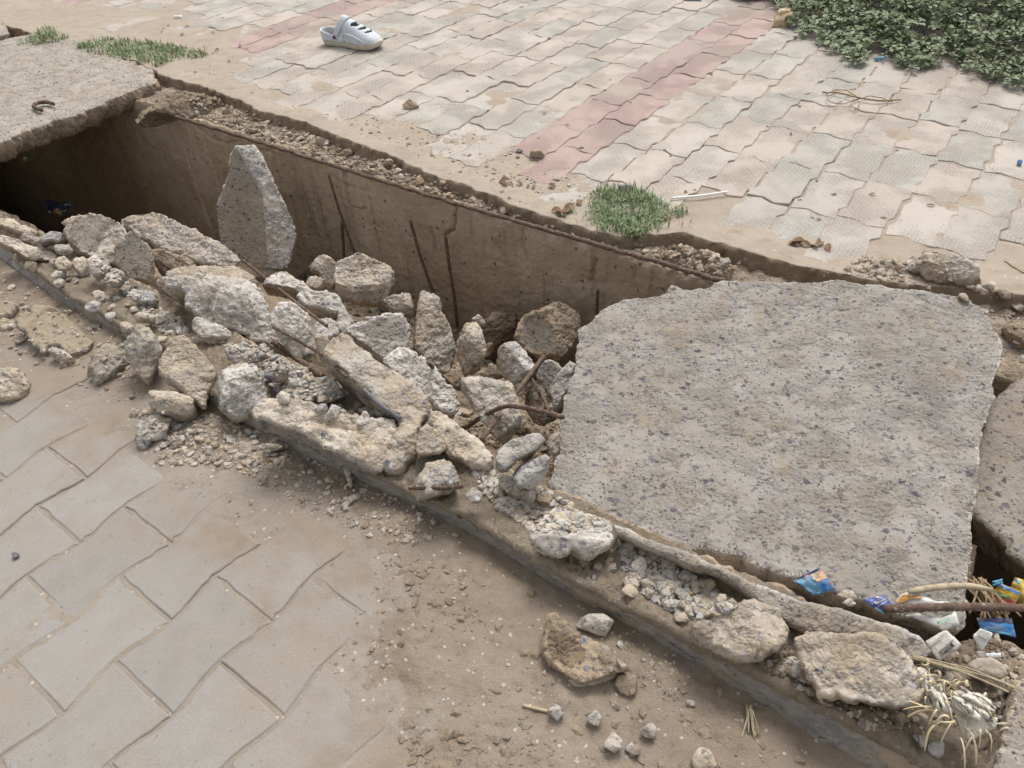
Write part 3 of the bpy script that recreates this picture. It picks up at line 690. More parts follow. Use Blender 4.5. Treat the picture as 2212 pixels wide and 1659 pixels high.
chunk(CC, 'long flat tan piece lying across the top left of the rubble', A((1185, 770), (1280, 725), (1380, 708), (1440, 735), (1520, 725), (1620, 770), (1750, 830), (1880, 890), (1990, 940), (2110, 1000), (2230, 1060), (2330, 1130), (2365, 1225), (2200, 1255), (2000, 1235), (1800, 1155), (1600, 1065), (1450, 995), (1350, 960), (1300, 900), (1225, 850)),
      lift=.08, el=58, th=.07, cutk=.4, mf='tan', ms='tan')
chunk(CC, 'brown pitted triangular chunk wedged upright below the long flat piece', A((1290, 935), (1350, 958), (1405, 1040), (1450, 1120), (1490, 1240), (1512, 1340), (1490, 1405), (1370, 1425), (1250, 1360), (1170, 1275), (1115, 1230), (1140, 1130), (1185, 1040), (1235, 980)), lift=.03, el=35, mf='brown', cast='all', mc='slab_brown')
chunk(CC, 'dusty chunk tucked under the long flat tan piece', A((1455, 1085), (1600, 1095), (1780, 1140), (1970, 1225), (1860, 1275), (1700, 1300), (1600, 1350), (1535, 1315), (1500, 1230), (1465, 1160)), lift=.0, el=45, mf='brown')
chunk(CC, 'thin dusty slab flake on top of the big grey chunk', B((630, 205), (800, 148), (1000, 138), (1200, 148), (1350, 168), (1440, 215), (1510, 262), (1400, 290), (1250, 285), (1000, 270), (800, 262), (650, 250)), z=.02, el=72, th=.05, mf='tan', cast='all', mc='tan')
chunk(CC, 'biggest pale grey lumpy chunk with a bar imprint, left of centre', B((555, 262), (700, 250), (800, 240), (950, 248), (1100, 255), (1250, 275), (1380, 268), (1480, 300), (1570, 370), (1600, 480), (1595, 590), (1640, 680), (1710, 750), (1780, 825), (1850, 965), (1700, 950), (1560, 880), (1450, 860), (1390, 790), (1290, 775), (1150, 770), (1040, 700), (930, 605), (825, 545), (880, 410), (780, 370), (650, 355)),
      z=.0, el=52, th=.14, cutk=.35, mf='pale', ms='tan', inner=((B((1430, 430))[0], .045, .12), (B((1100, 420))[0], .02, .1)), ridge=(B((1235, 300), (1130, 480), (1050, 640)), -.012, .018))
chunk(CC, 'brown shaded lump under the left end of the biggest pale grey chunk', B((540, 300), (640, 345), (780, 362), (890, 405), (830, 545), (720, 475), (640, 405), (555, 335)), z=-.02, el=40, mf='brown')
chunk(CC, 'grey chunk crossed by the upper thin rusty bar', D((90, 500), (180, 422), (330, 452), (430, 512), (530, 580), (545, 640), (470, 685), (400, 735), (330, 715), (240, 720), (170, 690), (115, 610)), lift=.05, el=55, mf='pale', ms='brown', ridge=(D((90, 520), (300, 600), (470, 640)), .02, .04))
chunk(CC, 'pale pointed chunk between two thin rusty bars', D((300, 740), (440, 738), (510, 800), (560, 900), (612, 1000), (612, 1100), (645, 1220), (640, 1330), (600, 1410), (420, 1300), (300, 1140), (215, 1000), (160, 870), (225, 825)), lift=.06, el=50, mf='pale', ms='tan')
chunk(CC, 'arched pale chunk with a hollow beneath it', D((455, 685), (560, 620), (720, 618), (835, 668), (875, 740), (910, 830), (1005, 930), (945, 1035), (860, 1055), (838, 960), (828, 865), (740, 832), (640, 812), (550, 790), (495, 760)), lift=.07, el=55, th=.08, cutk=.15, mf='pale', ms='tan')
chunk(CC, 'small pale piece inside the hollow of the arched chunk', D((600, 960), (690, 915), (770, 885), (850, 930), (870, 1020), (800, 1090), (690, 1120), (615, 1070)), lift=.04, el=60, mf='pale')
chunk(CC, 'big rounded chunk with a flat brown underside, against the far wall', D((845, 385), (920, 318), (1070, 292), (1210, 338), (1330, 388), (1395, 450), (1405, 540), (1340, 640), (1300, 720), (1200, 765), (1050, 745), (900, 685), (850, 620), (832, 500)), lift=.1, el=40, th=.12, mf='tan', ms='tan', ridge=(D((840, 570), (1000, 610), (1200, 590), (1370, 560)), .03, .07), cast=D((840, 600), (1000, 640), (1200, 620), (1360, 580), (1300, 720), (1200, 770), (1050, 750), (880, 690)))
chunk(CC, 'smooth faced chunk just left of the big rounded chunk', D((655, 300), (700, 278), (770, 308), (845, 360), (852, 420), (832, 520), (780, 605), (730, 565), (690, 490), (640, 440), (560, 425), (545, 370), (600, 335)), lift=.06, el=42, mf='tan', cast=D((690, 330), (770, 320), (850, 380), (830, 520), (780, 600), (690, 480)), mc='cast')
chunk(CC, 'knobbly small lump below the smooth faced chunk', D((555, 480), (620, 468), (700, 498), (748, 560), (722, 622), (620, 615), (555, 592), (525, 540)), lift=.05, el=50, mf='tan')
chunk(CC, 'square tan lump left of the tallest leaning piece', D((1285, 660), (1400, 618), (1540, 635), (1575, 700), (1562, 835), (1480, 865), (1380, 855), (1305, 765), (1262, 705)), lift=.06, el=48, mf='tan')
chunk(CC, 'tall narrow piece leaning in the middle of the rubble', D((1555, 600), (1640, 588), (1720, 638), (1800, 678), (1862, 760), (1872, 850), (1942, 900), (1992, 1020), (2018, 1150), (2012, 1300), (1985, 1435), (1900, 1480), (1800, 1400), (1700, 1340), (1605, 1260), (1568, 1100), (1552, 950), (1562, 800)), lift=.1, el=38, az=12, th=.09, mf='tan', ridge=(D((1570, 700), (1640, 1000), (1700, 1330)), .03, .06))
chunk(CC, 'flat flecked face of slab in the centre of the rubble', D((975, 1005), (1050, 948), (1200, 898), (1340, 858), (1480, 848), (1552, 868), (1568, 1000), (1542, 1185), (1420, 1210), (1340, 1310), (1270, 1285), (1180, 1240), (1090, 1180), (1000, 1110), (930, 1060)), lift=.06, el=52, th=.08, mf='pale', cast=D((975, 1005), (1200, 898), (1480, 848), (1552, 868), (1568, 1000), (1530, 1150), (1400, 1150), (1150, 1120)), mc='slab')
PC = D((1285, 1315), (1380, 1228), (1490, 1178), (1565, 1200), (1625, 1262), (1720, 1332), (1800, 1412), (1900, 1530)) + E((330, 1240), (395, 1350), (402, 1460), (330, 1615), (200, 1590), (60, 1450))
chunk(CC, 'whitish chunk lying along the long tan block', PC, lift=.06, el=58, cutk=.4, mf='pale')
LB = D((755, 1140), (880, 1072), (965, 1088), (1065, 1170)) + F_((1540, 115), (1700, 218), (1850, 328), (1965, 440), (1975, 520), (1905, 680), (1855, 820), (1842, 950), (1745, 1120), (1590, 1175), (1515, 1090), (1575, 930), (1655, 765), (1705, 660), (1500, 515), (1350, 368), (1180, 218), (1020, 68)) + D((740, 1285), (738, 1200))
chunk(CC, 'long tan block with a broken foot lying over the near wall', LB, z=.075, el=66, th=.11, cutk=.22, mf='tan', ms='tan', cast=D((755, 1140), (965, 1088)) + F_((1540, 115), (1850, 328), (1965, 440), (1900, 560), (1700, 600), (1350, 368), (1020, 68)), mc='tan', rough=.8, inner=((F_((1700, 900))[0], .02, .09),))
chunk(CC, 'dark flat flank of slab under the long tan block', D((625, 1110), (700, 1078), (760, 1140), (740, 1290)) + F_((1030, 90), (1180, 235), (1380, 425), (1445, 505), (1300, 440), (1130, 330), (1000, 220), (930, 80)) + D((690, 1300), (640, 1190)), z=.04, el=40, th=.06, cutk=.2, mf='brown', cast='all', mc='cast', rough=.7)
chunk(CC, 'layered cracked wall fragment overhanging the road', F_((262, 605), (370, 478), (420, 438), (600, 465), (760, 478), (900, 556), (1100, 596), (1300, 636), (1500, 645), (1690, 690), (1700, 770), (1620, 890), (1525, 1045), (1500, 1140), (1300, 1062), (1130, 990), (940, 898), (800, 826), (640, 736), (470, 662), (330, 660)),
      z=.035, el=70, th=.075, cutk=.3, mf='tan', ms='kerb', ridge=(F_((860, 680), (1100, 730), (1330, 800)), -.012, .014), shrink=.12)
chunk(CC, 'grey and tan boulder at the left end of the layered wall fragment', B((1148, 1135), (1210, 1062), (1340, 1058), (1450, 1105), (1575, 1180), (1605, 1280), (1635, 1380), (1620, 1460), (1540, 1560), (1455, 1650), (1300, 1655), (1180, 1565), (1105, 1490), (1138, 1420), (1128, 1300), (1138, 1200)), z=.0, el=50, th=.12, mf='pale', ms='tan', inner=((B((1350, 1250))[0], .03),))
chunk(CC, 'leaning tan shard with a rust stain, left of the boulder', B((600, 1000), (700, 880), (800, 838), (900, 928), (1000, 998), (1065, 1080), (1098, 1180), (1082, 1300), (1045, 1420), (1022, 1545), (940, 1480), (800, 1368), (680, 1285), (600, 1240), (535, 1180), (560, 1085)), z=.0, el=56, th=.07, cutk=.5, mf='tan', ms='tan', cast=B((620, 1000), (780, 880), (900, 980), (980, 1150), (1000, 1400), (700, 1280), (580, 1150)), mc='tan', rough=.8)
chunk(CC, 'upright narrow stone left of the leaning tan shard', B((338, 690), (440, 668), (502, 720), (542, 850), (595, 960), (582, 1060), (522, 1180), (502, 1265), (430, 1308), (360, 1245), (298, 1100), (238, 980), (248, 890), (318, 840), (338, 760)), z=.0, el=40, mf='tan', ms='tan', inner=((B((460, 900))[0], .035),))
chunk(CC, 'flattish rounded stone at the end of the cracked crust', C3((795, 1230), (870, 1158), (960, 1102), (1080, 1092), (1150, 1112), (1222, 1200), (1252, 1290), (1185, 1365), (1080, 1448), (930, 1508), (800, 1498), (735, 1430), (785, 1330)), z=-.03, el=68, th=.06, mf='tan')
chunk('soil_crust', 'cracked plate of dry earth lying along the foot of the near wall', C3((188, 920), (260, 858), (330, 798), (400, 738), (480, 712), (560, 738), (640, 798), (720, 858), (790, 928), (860, 950), (960, 1000), (1022, 1080), (960, 1102), (880, 1152), (800, 1215), (742, 1295), (660, 1245), (560, 1155), (480, 1155), (430, 1205), (360, 1155), (290, 1035), (208, 962)),
      z=-.04, el=80, th=.035, mf='tan', ms='tan', cast='all', mc='crust', ridge=(C3((290, 1000), (360, 900), (450, 820), (600, 830)), -.01, .008), cat='earth plate')
chunk('soil_crust', 'small broken corner piece below the cracked earth plate', C3((458, 1195), (530, 1152), (640, 1232), (742, 1298), (700, 1325), (600, 1302), (520, 1272)), z=-.045, el=75, th=.03, mf='tan', cat='earth plate')
chunk(CC, 'bread shaped stone on the pavers below the leaning shard', B((415, 1425), (500, 1388), (600, 1398), (750, 1400), (900, 1440), (948, 1492), (922, 1605), (800, 1625), (650, 1622), (540, 1575), (488, 1500)), z=-.015, el=48, th=.08, mf='tan', ridge=(B((420, 1430), (600, 1480), (930, 1490)), .02, .05))
chunk(CC, 'forked pale lump sitting on the pavers in the small chips', Q01((898, 1000), (960, 1015), (1000, 1025), (1010, 990), (1075, 1035), (1122, 1080), (1050, 1162), (970, 1185), (935, 1232), (880, 1215), (898, 1130), (878, 1060)), z=-.04, el=55, th=.05, mf='pale', ms='tan')
chunk(CC, 'rough lump cut by the left edge of the photo', Q01((-90, 745), (0, 735), (100, 718), (180, 758), (212, 830), (182, 902), (90, 935), (0, 968), (-90, 975)), z=-.04, el=50, th=.09, mf='tan')
chunk('soil_crust', 'split earth plate at the left edge, beyond the rough lump', C3((-60, 738), (90, 742), (182, 750), (130, 802), (70, 862), (0, 882), (-60, 865)), z=-.04, el=75, th=.04, mf='tan', cast='all', mc='crust', cat='earth plate')
chunk(CC, 'crumbly lump beside the split earth plate at the left edge', C3((-40, 905), (70, 890), (160, 925), (165, 985), (90, 1020), (-30, 1010)), z=-.06, el=60, th=.05, mf='tan')
chunk(CC, 'bright flat flake on the left end of the near wall', A((505, 1030), (560, 1012), (640, 1015), (702, 1070), (640, 1112), (520, 1090)), z=.02, el=65, th=.025, mf='pale')
chunk(CC, 'ragged pale lump overhanging the near wall by the dark hole', A((330, 960), (450, 930), (520, 878), (560, 905), (645, 960), (605, 1012), (500, 985), (400, 1010)), z=.025, el=55, th=.05, mf='pale', ms='brown')
chunk(CC, 'rough ledge of wall broken open at the far left', A((-60, 720), (60, 735), (150, 770), (180, 830), (330, 880), (430, 930), (320, 975), (200, 930), (60, 880), (-60, 860)), z=.02, el=60, th=.07, mf='tan', ms='brown')
chunk(CC, 'tan ledge of wall along the far left foot', A((-60, 905), (60, 920), (130, 960), (250, 1010), (430, 1060), (560, 1110), (540, 1175), (380, 1180), (260, 1150), (160, 1090), (60, 1010), (-60, 980)), z=.012, el=62, th=.05, mf='tan', ms='brown')
chunk(CC, 'rounded grey lump on the near wall beside the brown pitted chunk', C3((850, 300), (880, 285), (945, 278), (1042, 350), (1032, 440), (955, 515), (880, 485), (848, 385)), z=.03, el=48, th=.06, mf='pale', ms='tan')
chunk(CC, 'flat tan flake on ochre soil of the near wall', C3((508, 330), (545, 285), (602, 258), (692, 290), (682, 380), (610, 405), (540, 418)), z=.014, el=70, th=.025, mf='tan')
chunk(CC, 'grey splintered lump between rounded grey lump and the chips', C3((1078, 375), (1140, 395), (1185, 405), (1235, 462), (1202, 545), (1120, 575), (1060, 565), (1038, 480)), z=.02, el=52, th=.05, mf='pale')
chunk(CC, 'flat sided lump with dark corner on the near wall chips', C3((1290, 855), (1400, 830), (1480, 845), (1555, 890), (1500, 920), (1400, 900), (1310, 905)), z=.01, el=60, th=.03, mf='tan')
# right part of the pit
chunk(CC, 'large flecked chunk with a brown broken side, left of the biggest slab', E((1198, 440), (1280, 358), (1400, 298), (1500, 248), (1560, 188), (1650, 198), (1740, 218), (1860, 278), (1922, 350), (1955, 430), (1905, 560), (1895, 640), (1805, 770), (1740, 880), (1600, 862), (1480, 850), (1300, 788), (1185, 722), (1145, 650), (1155, 560)), lift=.12, el=45, th=.13, mf='brown', ms='brown',
      cast=E((1198, 440), (1400, 300), (1500, 400), (1620, 560), (1650, 760), (1600, 860), (1300, 790), (1145, 650)), mc='cast', ridge=(E((1500, 290), (1600, 500), (1660, 780)), .03, .08))
chunk(CC, 'oval knobbly chunk right of the tallest leaning piece', E((388, 590), (448, 450), (530, 408), (622, 440), (682, 500), (722, 600), (785, 690), (772, 800), (725, 920), (645, 1035), (540, 1090), (428, 1095), (408, 900), (405, 740)), lift=.08, el=42, mf='tan', inner=((E((580, 700))[0], .03),))
chunk('soil_clod', 'brown block of packed earth and gravel against the far wall', E((718, 460), (850, 298), (950, 245), (1100, 298), (1185, 380), (1155, 540), (1145, 660), (1000, 670), (960, 740), (830, 850), (775, 700), (725, 560)), lift=.03, el=40, th=.14, mf='dim', cat='earth clod')
chunk(CC, 'small tan lump perched on the brown packed earth', E((538, 402), (600, 345), (662, 302), (722, 350), (742, 430), (682, 462), (600, 432)), lift=.1, el=50, mf='tan')
chunk(CC, 'pale block balanced on edge below the large flecked chunk', E((958, 682), (1050, 642), (1125, 690), (1250, 802), (1342, 930), (1385, 1060), (1372, 1115), (1250, 1225), (1180, 1185), (1070, 1225), (1018, 1182), (1000, 1060), (900, 1002), (825, 930), (918, 800)), lift=.12, el=48, mf='pale', ms='tan', ridge=(E((960, 700), (1150, 900), (1330, 1100)), .025, .06))
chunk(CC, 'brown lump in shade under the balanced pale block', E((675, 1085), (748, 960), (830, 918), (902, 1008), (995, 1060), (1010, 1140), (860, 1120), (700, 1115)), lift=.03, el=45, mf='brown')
chunk(CC, 'wide tan chunk under the crossed rusty bars', Q11((742, 818), (850, 768), (960, 788), (1085, 798), (1155, 880), (1195, 950), (1205, 1020), (1175, 1100), (1095, 1175), (1052, 1220), (1000, 1185), (935, 1155), (905, 1085), (865, 1015), (800, 965), (758, 892)), lift=.07, el=55, th=.09, mf='tan', ridge=(Q11((760, 830), (880, 930), (960, 1120)), .02, .06))
chunk(CC, 'small flecked stone leaning next to the biggest slab', Q11((1265, 722), (1350, 678), (1402, 698), (1425, 742), (1385, 832), (1340, 905), (1315, 862), (1275, 800)), lift=.08, el=45, mf='pale', cast='all', mc='slab')
chunk(CC, 'narrow pale block jammed against the edge of the biggest slab', Q11((1325, 905), (1400, 800), (1440, 712), (1500, 650), (1530, 702), (1520, 800), (1502, 885), (1450, 945), (1425, 1015), (1358, 962)), lift=.1, el=48, mf='pale')
chunk(CC, 'dark flecked block deep below the narrow pale block', Q11((1195, 832), (1260, 798), (1315, 850), (1342, 960), (1375, 1010), (1400, 1060), (1300, 1110), (1225, 1065), (1195, 935)), lift=.02, el=45, mf='brown', ms='dim')
chunk(CC, 'pale flat slab piece with one clean dark edge', Q11((978, 1290), (1035, 1228), (1100, 1180), (1180, 1138), (1285, 1138), (1345, 1188), (1255, 1245), (1150, 1295), (1045, 1372), (998, 1352)), lift=.08, el=66, th=.035, mf='pale', ms='cast')
chunk(CC, 'whitish knobbly lump touching the lower corner of the biggest slab', Q11((1095, 1402), (1180, 1308), (1270, 1258), (1335, 1288), (1372, 1322), (1345, 1402), (1280, 1465), (1240, 1495), (1155, 1462)), lift=.06, el=52, mf='pale', ms='pale')
chunk(CC, 'small tan wedge between clean edged slab piece and biggest slab', Q11((1325, 1192), (1402, 1128), (1425, 1182), (1392, 1292), (1338, 1272)), lift=.06, el=50, mf='tan')
# middle and right of the near wall
chunk(CC, 'broad sloping wall fragment below the long tan block', Q11((540, 1060), (600, 985), (660, 1028), (780, 1105), (880, 1188), (985, 1290), (975, 1365), (900, 1375), (800, 1345), (720, 1295), (660, 1205), (600, 1125)), z=.02, el=64, th=.08, cutk=.5, mf='tan')
chunk(CC, 'smooth triangular piece under the foot of the long tan block', Q11((478, 1272), (520, 1130), (560, 1088), (625, 1130), (692, 1232), (640, 1275), (590, 1282)), z=.035, el=52, th=.05, mf='tan', cast='all', mc='tan')
fb = chunk(CC, 'pale rough chunk with a rusty bar along its lower edge', Q11((468, 1432), (500, 1380), (560, 1328), (622, 1288), (702, 1328), (762, 1400), (785, 1492), (700, 1542), (560, 1552), (460, 1582), (438, 1512)), z=.035, el=54, th=.07, mf='pale', ms='tan')
chunk(CC, 'small ragged grey lump right of the chunk with the rusty edge', Q11((798, 1542), (858, 1498), (912, 1540), (902, 1592), (822, 1595)), z=.02, el=55, th=.035, mf='pale')
chunk(CC, 'wide pale fragment overhanging the near wall below the biggest slab', J((-10, 150), (80, 58), (160, -5), (400, -25), (455, 30), (545, 58), (568, 140), (540, 195), (440, 235), (380, 265), (300, 242), (200, 250), (100, 228), (15, 202)), z=.025, el=66, th=.06, cutk=.5, mf='pale', ms='tan', ridge=(J((0, 140), (200, 130), (420, 180), (540, 170)), .015, .04))
chunk(CC, 'long broken wall fragment right of the loose chips', K((285, 312), (400, 248), (550, 196), (700, 186), (850, 216), (955, 268), (1008, 370), (985, 475), (860, 568), (800, 598), (640, 588), (560, 528), (430, 476), (340, 470), (298, 402)), z=.03, el=68, th=.07, cutk=.5, mf='tan', ms='tan', inner=((K((700, 380))[0], .012),))
chunk(CC, 'squarish tan block next to the pale frayed bundle', Q22((735, 812), (830, 778), (890, 768), (1000, 796), (1200, 796), (1295, 806), (1325, 868), (1400, 928), (1480, 966), (1535, 1028), (1528, 1120), (1535, 1205), (1400, 1252), (1250, 1246), (1150, 1220), (1000, 1206), (890, 1195), (868, 1100), (798, 1002), (752, 905)), z=.055, el=62, th=.1, cutk=.5, mf='tan', ms='brown', cast=Q22((880, 800), (1290, 830), (1500, 1000), (1450, 1080), (1100, 1060), (930, 1000)), mc='tan')
chunk(CC, 'thin pale leaf shaped flake lying on the long broken wall fragment', K((425, 192), (498, 132), (520, 138), (565, 200), (584, 262), (480, 248)), z=.055, el=72, th=.012, mf='pale', rough=.5)
chunk('broken_lip', None, J((540, 55), (640, 92), (720, 128), (900, 200), (1100, 270), (1269, 332)) + Q22((300, 372), (400, 420), (600, 500), (800, 580), (1000, 620), (1200, 680), (1400, 740), (1570, 815), (1625, 900), (1570, 955), (1450, 965), (1330, 880), (1290, 815), (1000, 795), (800, 775), (690, 725), (560, 645), (440, 545), (300, 445), (150, 372)) + J((1000, 330), (800, 240), (640, 170), (560, 130)),
      z=.045, el=60, th=.16, mf='pale', ms='tan', cast='all', mc='slab_old', parent=nwall, shrink=.02, rough=.3, jag=.35)
chunk('soil_clod', 'lumpy earth hanging at the corner of the hole beside the left slab', FR((296, 215), (322, 196), (348, 184), (400, 186), (460, 200), (520, 224), (535, 250), (500, 268), (450, 262), (400, 254), (372, 242), (340, 238), (318, 246), (292, 268), (270, 262)), t=1.88, el=45, th=.1, mf='clod', ms='lip', rough=1.8, cat='earth clod')
# crusts of broken mortar on the near wall top
for lab_, o_, z_, m_ in (('grey mortar crust below the biggest pale grey chunk', B((1190, 900), (1280, 870), (1400, 868), (1550, 930), (1690, 1000), (1650, 1070), (1500, 1092), (1380, 1108), (1290, 1050), (1190, 1010)), .03, 'pale'),
        ('grey mortar crust on the near end of the layered wall fragment', F_((430, 350), (560, 290), (720, 300), (860, 260), (960, 240), (1060, 250), (1180, 360), (1080, 440), (940, 470), (800, 440), (620, 450), (460, 420)), .05, 'pale'),
        ('flat mortar crust just under the thick rusty bar', B((1560, 1110), (1700, 1090), (1850, 1160), (1830, 1220), (1740, 1235), (1600, 1200)), .035, 'pale'),
        ('crumbling mortar crust under the lumpy end of the biggest pale grey chunk', B((900, 660), (1050, 650), (1270, 760), (1285, 810), (1150, 840), (1000, 810), (900, 750)), .028, 'pale'),
        ('pale splinter crust between the chips on the left wall top', C3((1240, 640), (1380, 600), (1500, 640), (1560, 700), (1480, 760), (1340, 740), (1260, 700)), .016, 'pale'),
        ('tan mortar crust above the ochre soil at the left wall top', C3((690, 290), (780, 280), (850, 300), (860, 400), (800, 480), (720, 440), (680, 380)), .018, 'tan'),
        ('low tan crust along the inner rim of the left wall top', C3((180, 30), (320, 60), (460, 110), (640, 190), (700, 250), (600, 255), (420, 200), (260, 140), (160, 90)), .02, 'tan'),
        ('tan crust along the wall rim above the wide pale fragment', Q11((1000, 1390), (1080, 1400), (1200, 1480), (1320, 1560), (1260, 1580), (1120, 1530), (1010, 1460)), .02, 'tan')):
    chunk('mortar_crust', lab_, o_, z=z_, el=68, th=.03, mf=m_, ms='tan', cat='mortar crust', jag=1.5)
# stones by the far side
chunk('rock', 'brown jagged rock on the pavers above the biggest slab', Q21((1450, 40), (1490, 0), (1560, -25), (1700, -35), (1820, -20), (1900, 10), (2000, 55), (1975, 120), (1945, 195), (1880, 208), (1750, 180), (1620, 155), (1535, 95)), z=.045, el=48, th=.09, mf='tan', ms='brown', inner=((Q21((1600, 10))[0], .02),), cat='rock')
chunk('rock', 'tan rock at the end of the long rusty bar on the ledge', H((1905, 610), (2030, 556), (2212, 575), (2255, 650), (2235, 745), (2100, 725), (1960, 715), (1905, 665)), z=-.005, el=48, th=.06, mf='tan', ms='brown', cat='rock')
chunk('rock', 'grey white rock on the ledge just left of the tan rock', H((1738, 592), (1800, 556), (1872, 600), (1862, 662), (1780, 675)), z=-.02, el=50, mf='pale', cat='rock')
chunk('rock', 'pale rock beside the top left corner of the biggest slab', H((1738, 905), (1752, 858), (1800, 798), (1872, 808), (1885, 872), (1800, 905)), z=-.02, el=48, mf='pale', cat='rock')
chunk('rock', 'tan rock behind the grey white rock at the soil edge', H((1818, 522), (1900, 498), (1972, 540), (1932, 595), (1840, 575)), z=-.012, el=50, mf='tan', cat='rock')
chunk('rock', 'flat broken rock on the ledge under the dead leaves', H((698, 222), (760, 203), (830, 235), (862, 272), (830, 292), (720, 262)), z=-.02, el=55, th=.03, mf='tan', cat='rock')
chunk('rock', 'rounded pebble like rock left of the dead leaves', H((860, 290), (900, 268), (945, 290), (935, 335), (880, 340)), z=-.022, el=50, mf='tan', cat='rock')
chunk('rock', 'small squat rock under the ledge edge left of the grass', H((700, 330), (735, 262), (770, 290), (780, 340), (730, 352)), z=-.03, el=45, mf='tan', cat='rock')
chunk('soil_clod', 'large soft clod at the right edge beside the biggest slab', Q21((2075, 440), (2140, 395), (2230, 405), (2300, 460), (2300, 600), (2180, 590), (2110, 560)), z=.0, el=50, th=.06, mf='clod', cat='earth clod')
chunk('soil_clod', 'brown clod farther up the right edge', Q21((2030, 215), (2075, 200), (2120, 232), (2130, 275), (2070, 268)), z=.015, el=45, th=.04, mf='brown', cat='earth clod')
chunk('rock', 'small brown rock alone on pale pavers in the middle', Q10((398, 660), (432, 632), (470, 650), (512, 678), (502, 702), (410, 704)), z=.022, el=35, th=.04, mf='brown', cat='rock')
chunk('rock', 'small brown and grey rock at the foot of the red paver stripe', Q10((1222, 985), (1258, 960), (1300, 968), (1314, 992), (1302, 1032), (1230, 1025)), z=.022, el=35, th=.04, mf='brown', cat='rock')
chunk('rock', 'flat slate blue stone beside the rock at the red stripe', Q10((1122, 978), (1150, 958), (1178, 974), (1152, 992)), z=.008, el=60, th=.012, mf='stone_dark', cat='rock')
chunk('rock', 'grey stone at the top of the grass tuft', Q10((1785, 1190), (1830, 1170), (1880, 1185), (1870, 1235), (1800, 1225)), z=.02, el=45, th=.03, mf='stone_grey', cat='rock')
# road stones
chunk(CC, 'big dark brown shard lying on the bare soil', L((258, 190), (330, 178), (400, 228), (500, 288), (600, 348), (680, 410), (772, 482), (760, 525), (700, 550), (600, 568), (500, 588), (430, 545), (350, 505), (285, 452), (250, 390), (242, 280)), z=-.03, el=68, az=-25, th=.05, mf='brown', ms='tan', cast=L((300, 220), (420, 260), (560, 370), (540, 480), (430, 520), (290, 440), (260, 300)), mc='dim')
chunk('rock', 'pale grey rock just above the big brown shard', L((468, 252), (500, 186), (560, 158), (640, 178), (698, 200), (692, 282), (650, 308), (600, 282), (530, 272)), z=-.045, el=52, th=.05, mf='stone_pale', cat='rock')
chunk('rock', 'soil caked rock at the right tip of the big brown shard', L((690, 580), (740, 528), (852, 542), (860, 655), (790, 690), (720, 655)), z=-.05, el=55, th=.04, mf='clod', cat='rock')
chunk('rock', 'tan knobbly stone at the end of the thin pale twig', L((295, 770), (350, 733), (393, 780), (352, 838)), z=-.05, el=50, mf='stone_pale', cat='rock')
chunk('rock', 'smooth angular grey stone alone on the bare soil', L((532, 820), (590, 762), (634, 810), (612, 864), (560, 852)), z=-.05, el=50, mf='stone_grey', rough=.3, jag=.3, cat='rock')
chunk('rock', 'white jagged stone near the bottom edge of the photo', L((866, 900), (930, 848), (974, 870), (962, 945), (900, 938)), z=-.05, el=50, mf='stone_pale', rough=.5, cat='rock')
chunk('rock', 'pale tan rock at the bottom edge beside a small grey stone', Q12((1692, 1532), (1760, 1425), (1835, 1480), (1805, 1575)), z=-.045, el=50, mf='tan', cat='rock')
chunk('rock', 'small round grey stone right of the pale tan rock', Q12((1835, 1540), (1880, 1505), (1912, 1550), (1870, 1565)), z=-.06, el=50, mf='stone_grey', rough=.4, cat='rock')
chunk('rock', 'tan crumbly rock cut by the bottom edge of the photo', Q22((55, 1600), (100, 1545), (150, 1552), (205, 1595), (210, 1680), (60, 1690)), z=-.045, el=50, th=.04, mf='tan', cat='rock')
chunk('rock', 'large smooth rounded stone in the soil mound at the right', Q22((1850, 985), (1900, 945), (2000, 940), (2080, 985), (2112, 1050), (2060, 1085), (1950, 1055), (1870, 1030)), z=.045, el=60, th=.05, mf='stone_tan', rough=.35, jag=.4, cat='rock')
chunk('rock', 'smaller tan stone by the kerb at the right edge', Q22((2090, 1110), (2130, 1080), (2190, 1115), (2180, 1170), (2110, 1150)), z=.03, el=55, th=.035, mf='stone_tan', rough=.35, cat='rock')
chunk('rock', 'flat grey stone at the lower end of the frayed bundle', Q22((1580, 1520), (1620, 1485), (1700, 1490), (1715, 1560), (1660, 1588), (1590, 1560)), z=.005, el=65, th=.025, mf='stone_grey', rough=.5, cat='rock')
chunk('rock', 'pale rock chip on the inner lip below the blue wrapper', Q22((1030, 590), (1080, 555), (1130, 600), (1080, 615)), z=.03, el=50, th=.03, mf='stone_pale', cat='rock')
chunk('rock', 'tan rock between the two blue wrappers', Q22((990, 545), (1050, 505), (1110, 525), (1115, 570), (1040, 575)), z=.025, el=50, th=.03, mf='tan', cat='rock')
chunk('rock', 'wedge shaped stone splinter on bare soil under the overhang', F_((355, 905), (420, 905), (600, 912), (560, 940), (440, 975), (365, 960)), z=-.055, el=55, th=.025, mf='tan', cat='rock')
chunk('rock', 'upright strip of stone on the soil under the overhang', F_((1150, 1118), (1205, 1120), (1245, 1230), (1240, 1330), (1205, 1352), (1180, 1230)), z=-.06, el=65, th=.02, mf='stone_pale', cat='rock')
chunk('rock', 'bent pale splinter near the upright strip of stone', F_((1120, 1520), (1180, 1430), (1300, 1385), (1330, 1415), (1230, 1460), (1180, 1530)), z=-.065, el=65, th=.02, mf='stone_pale', cat='rock')
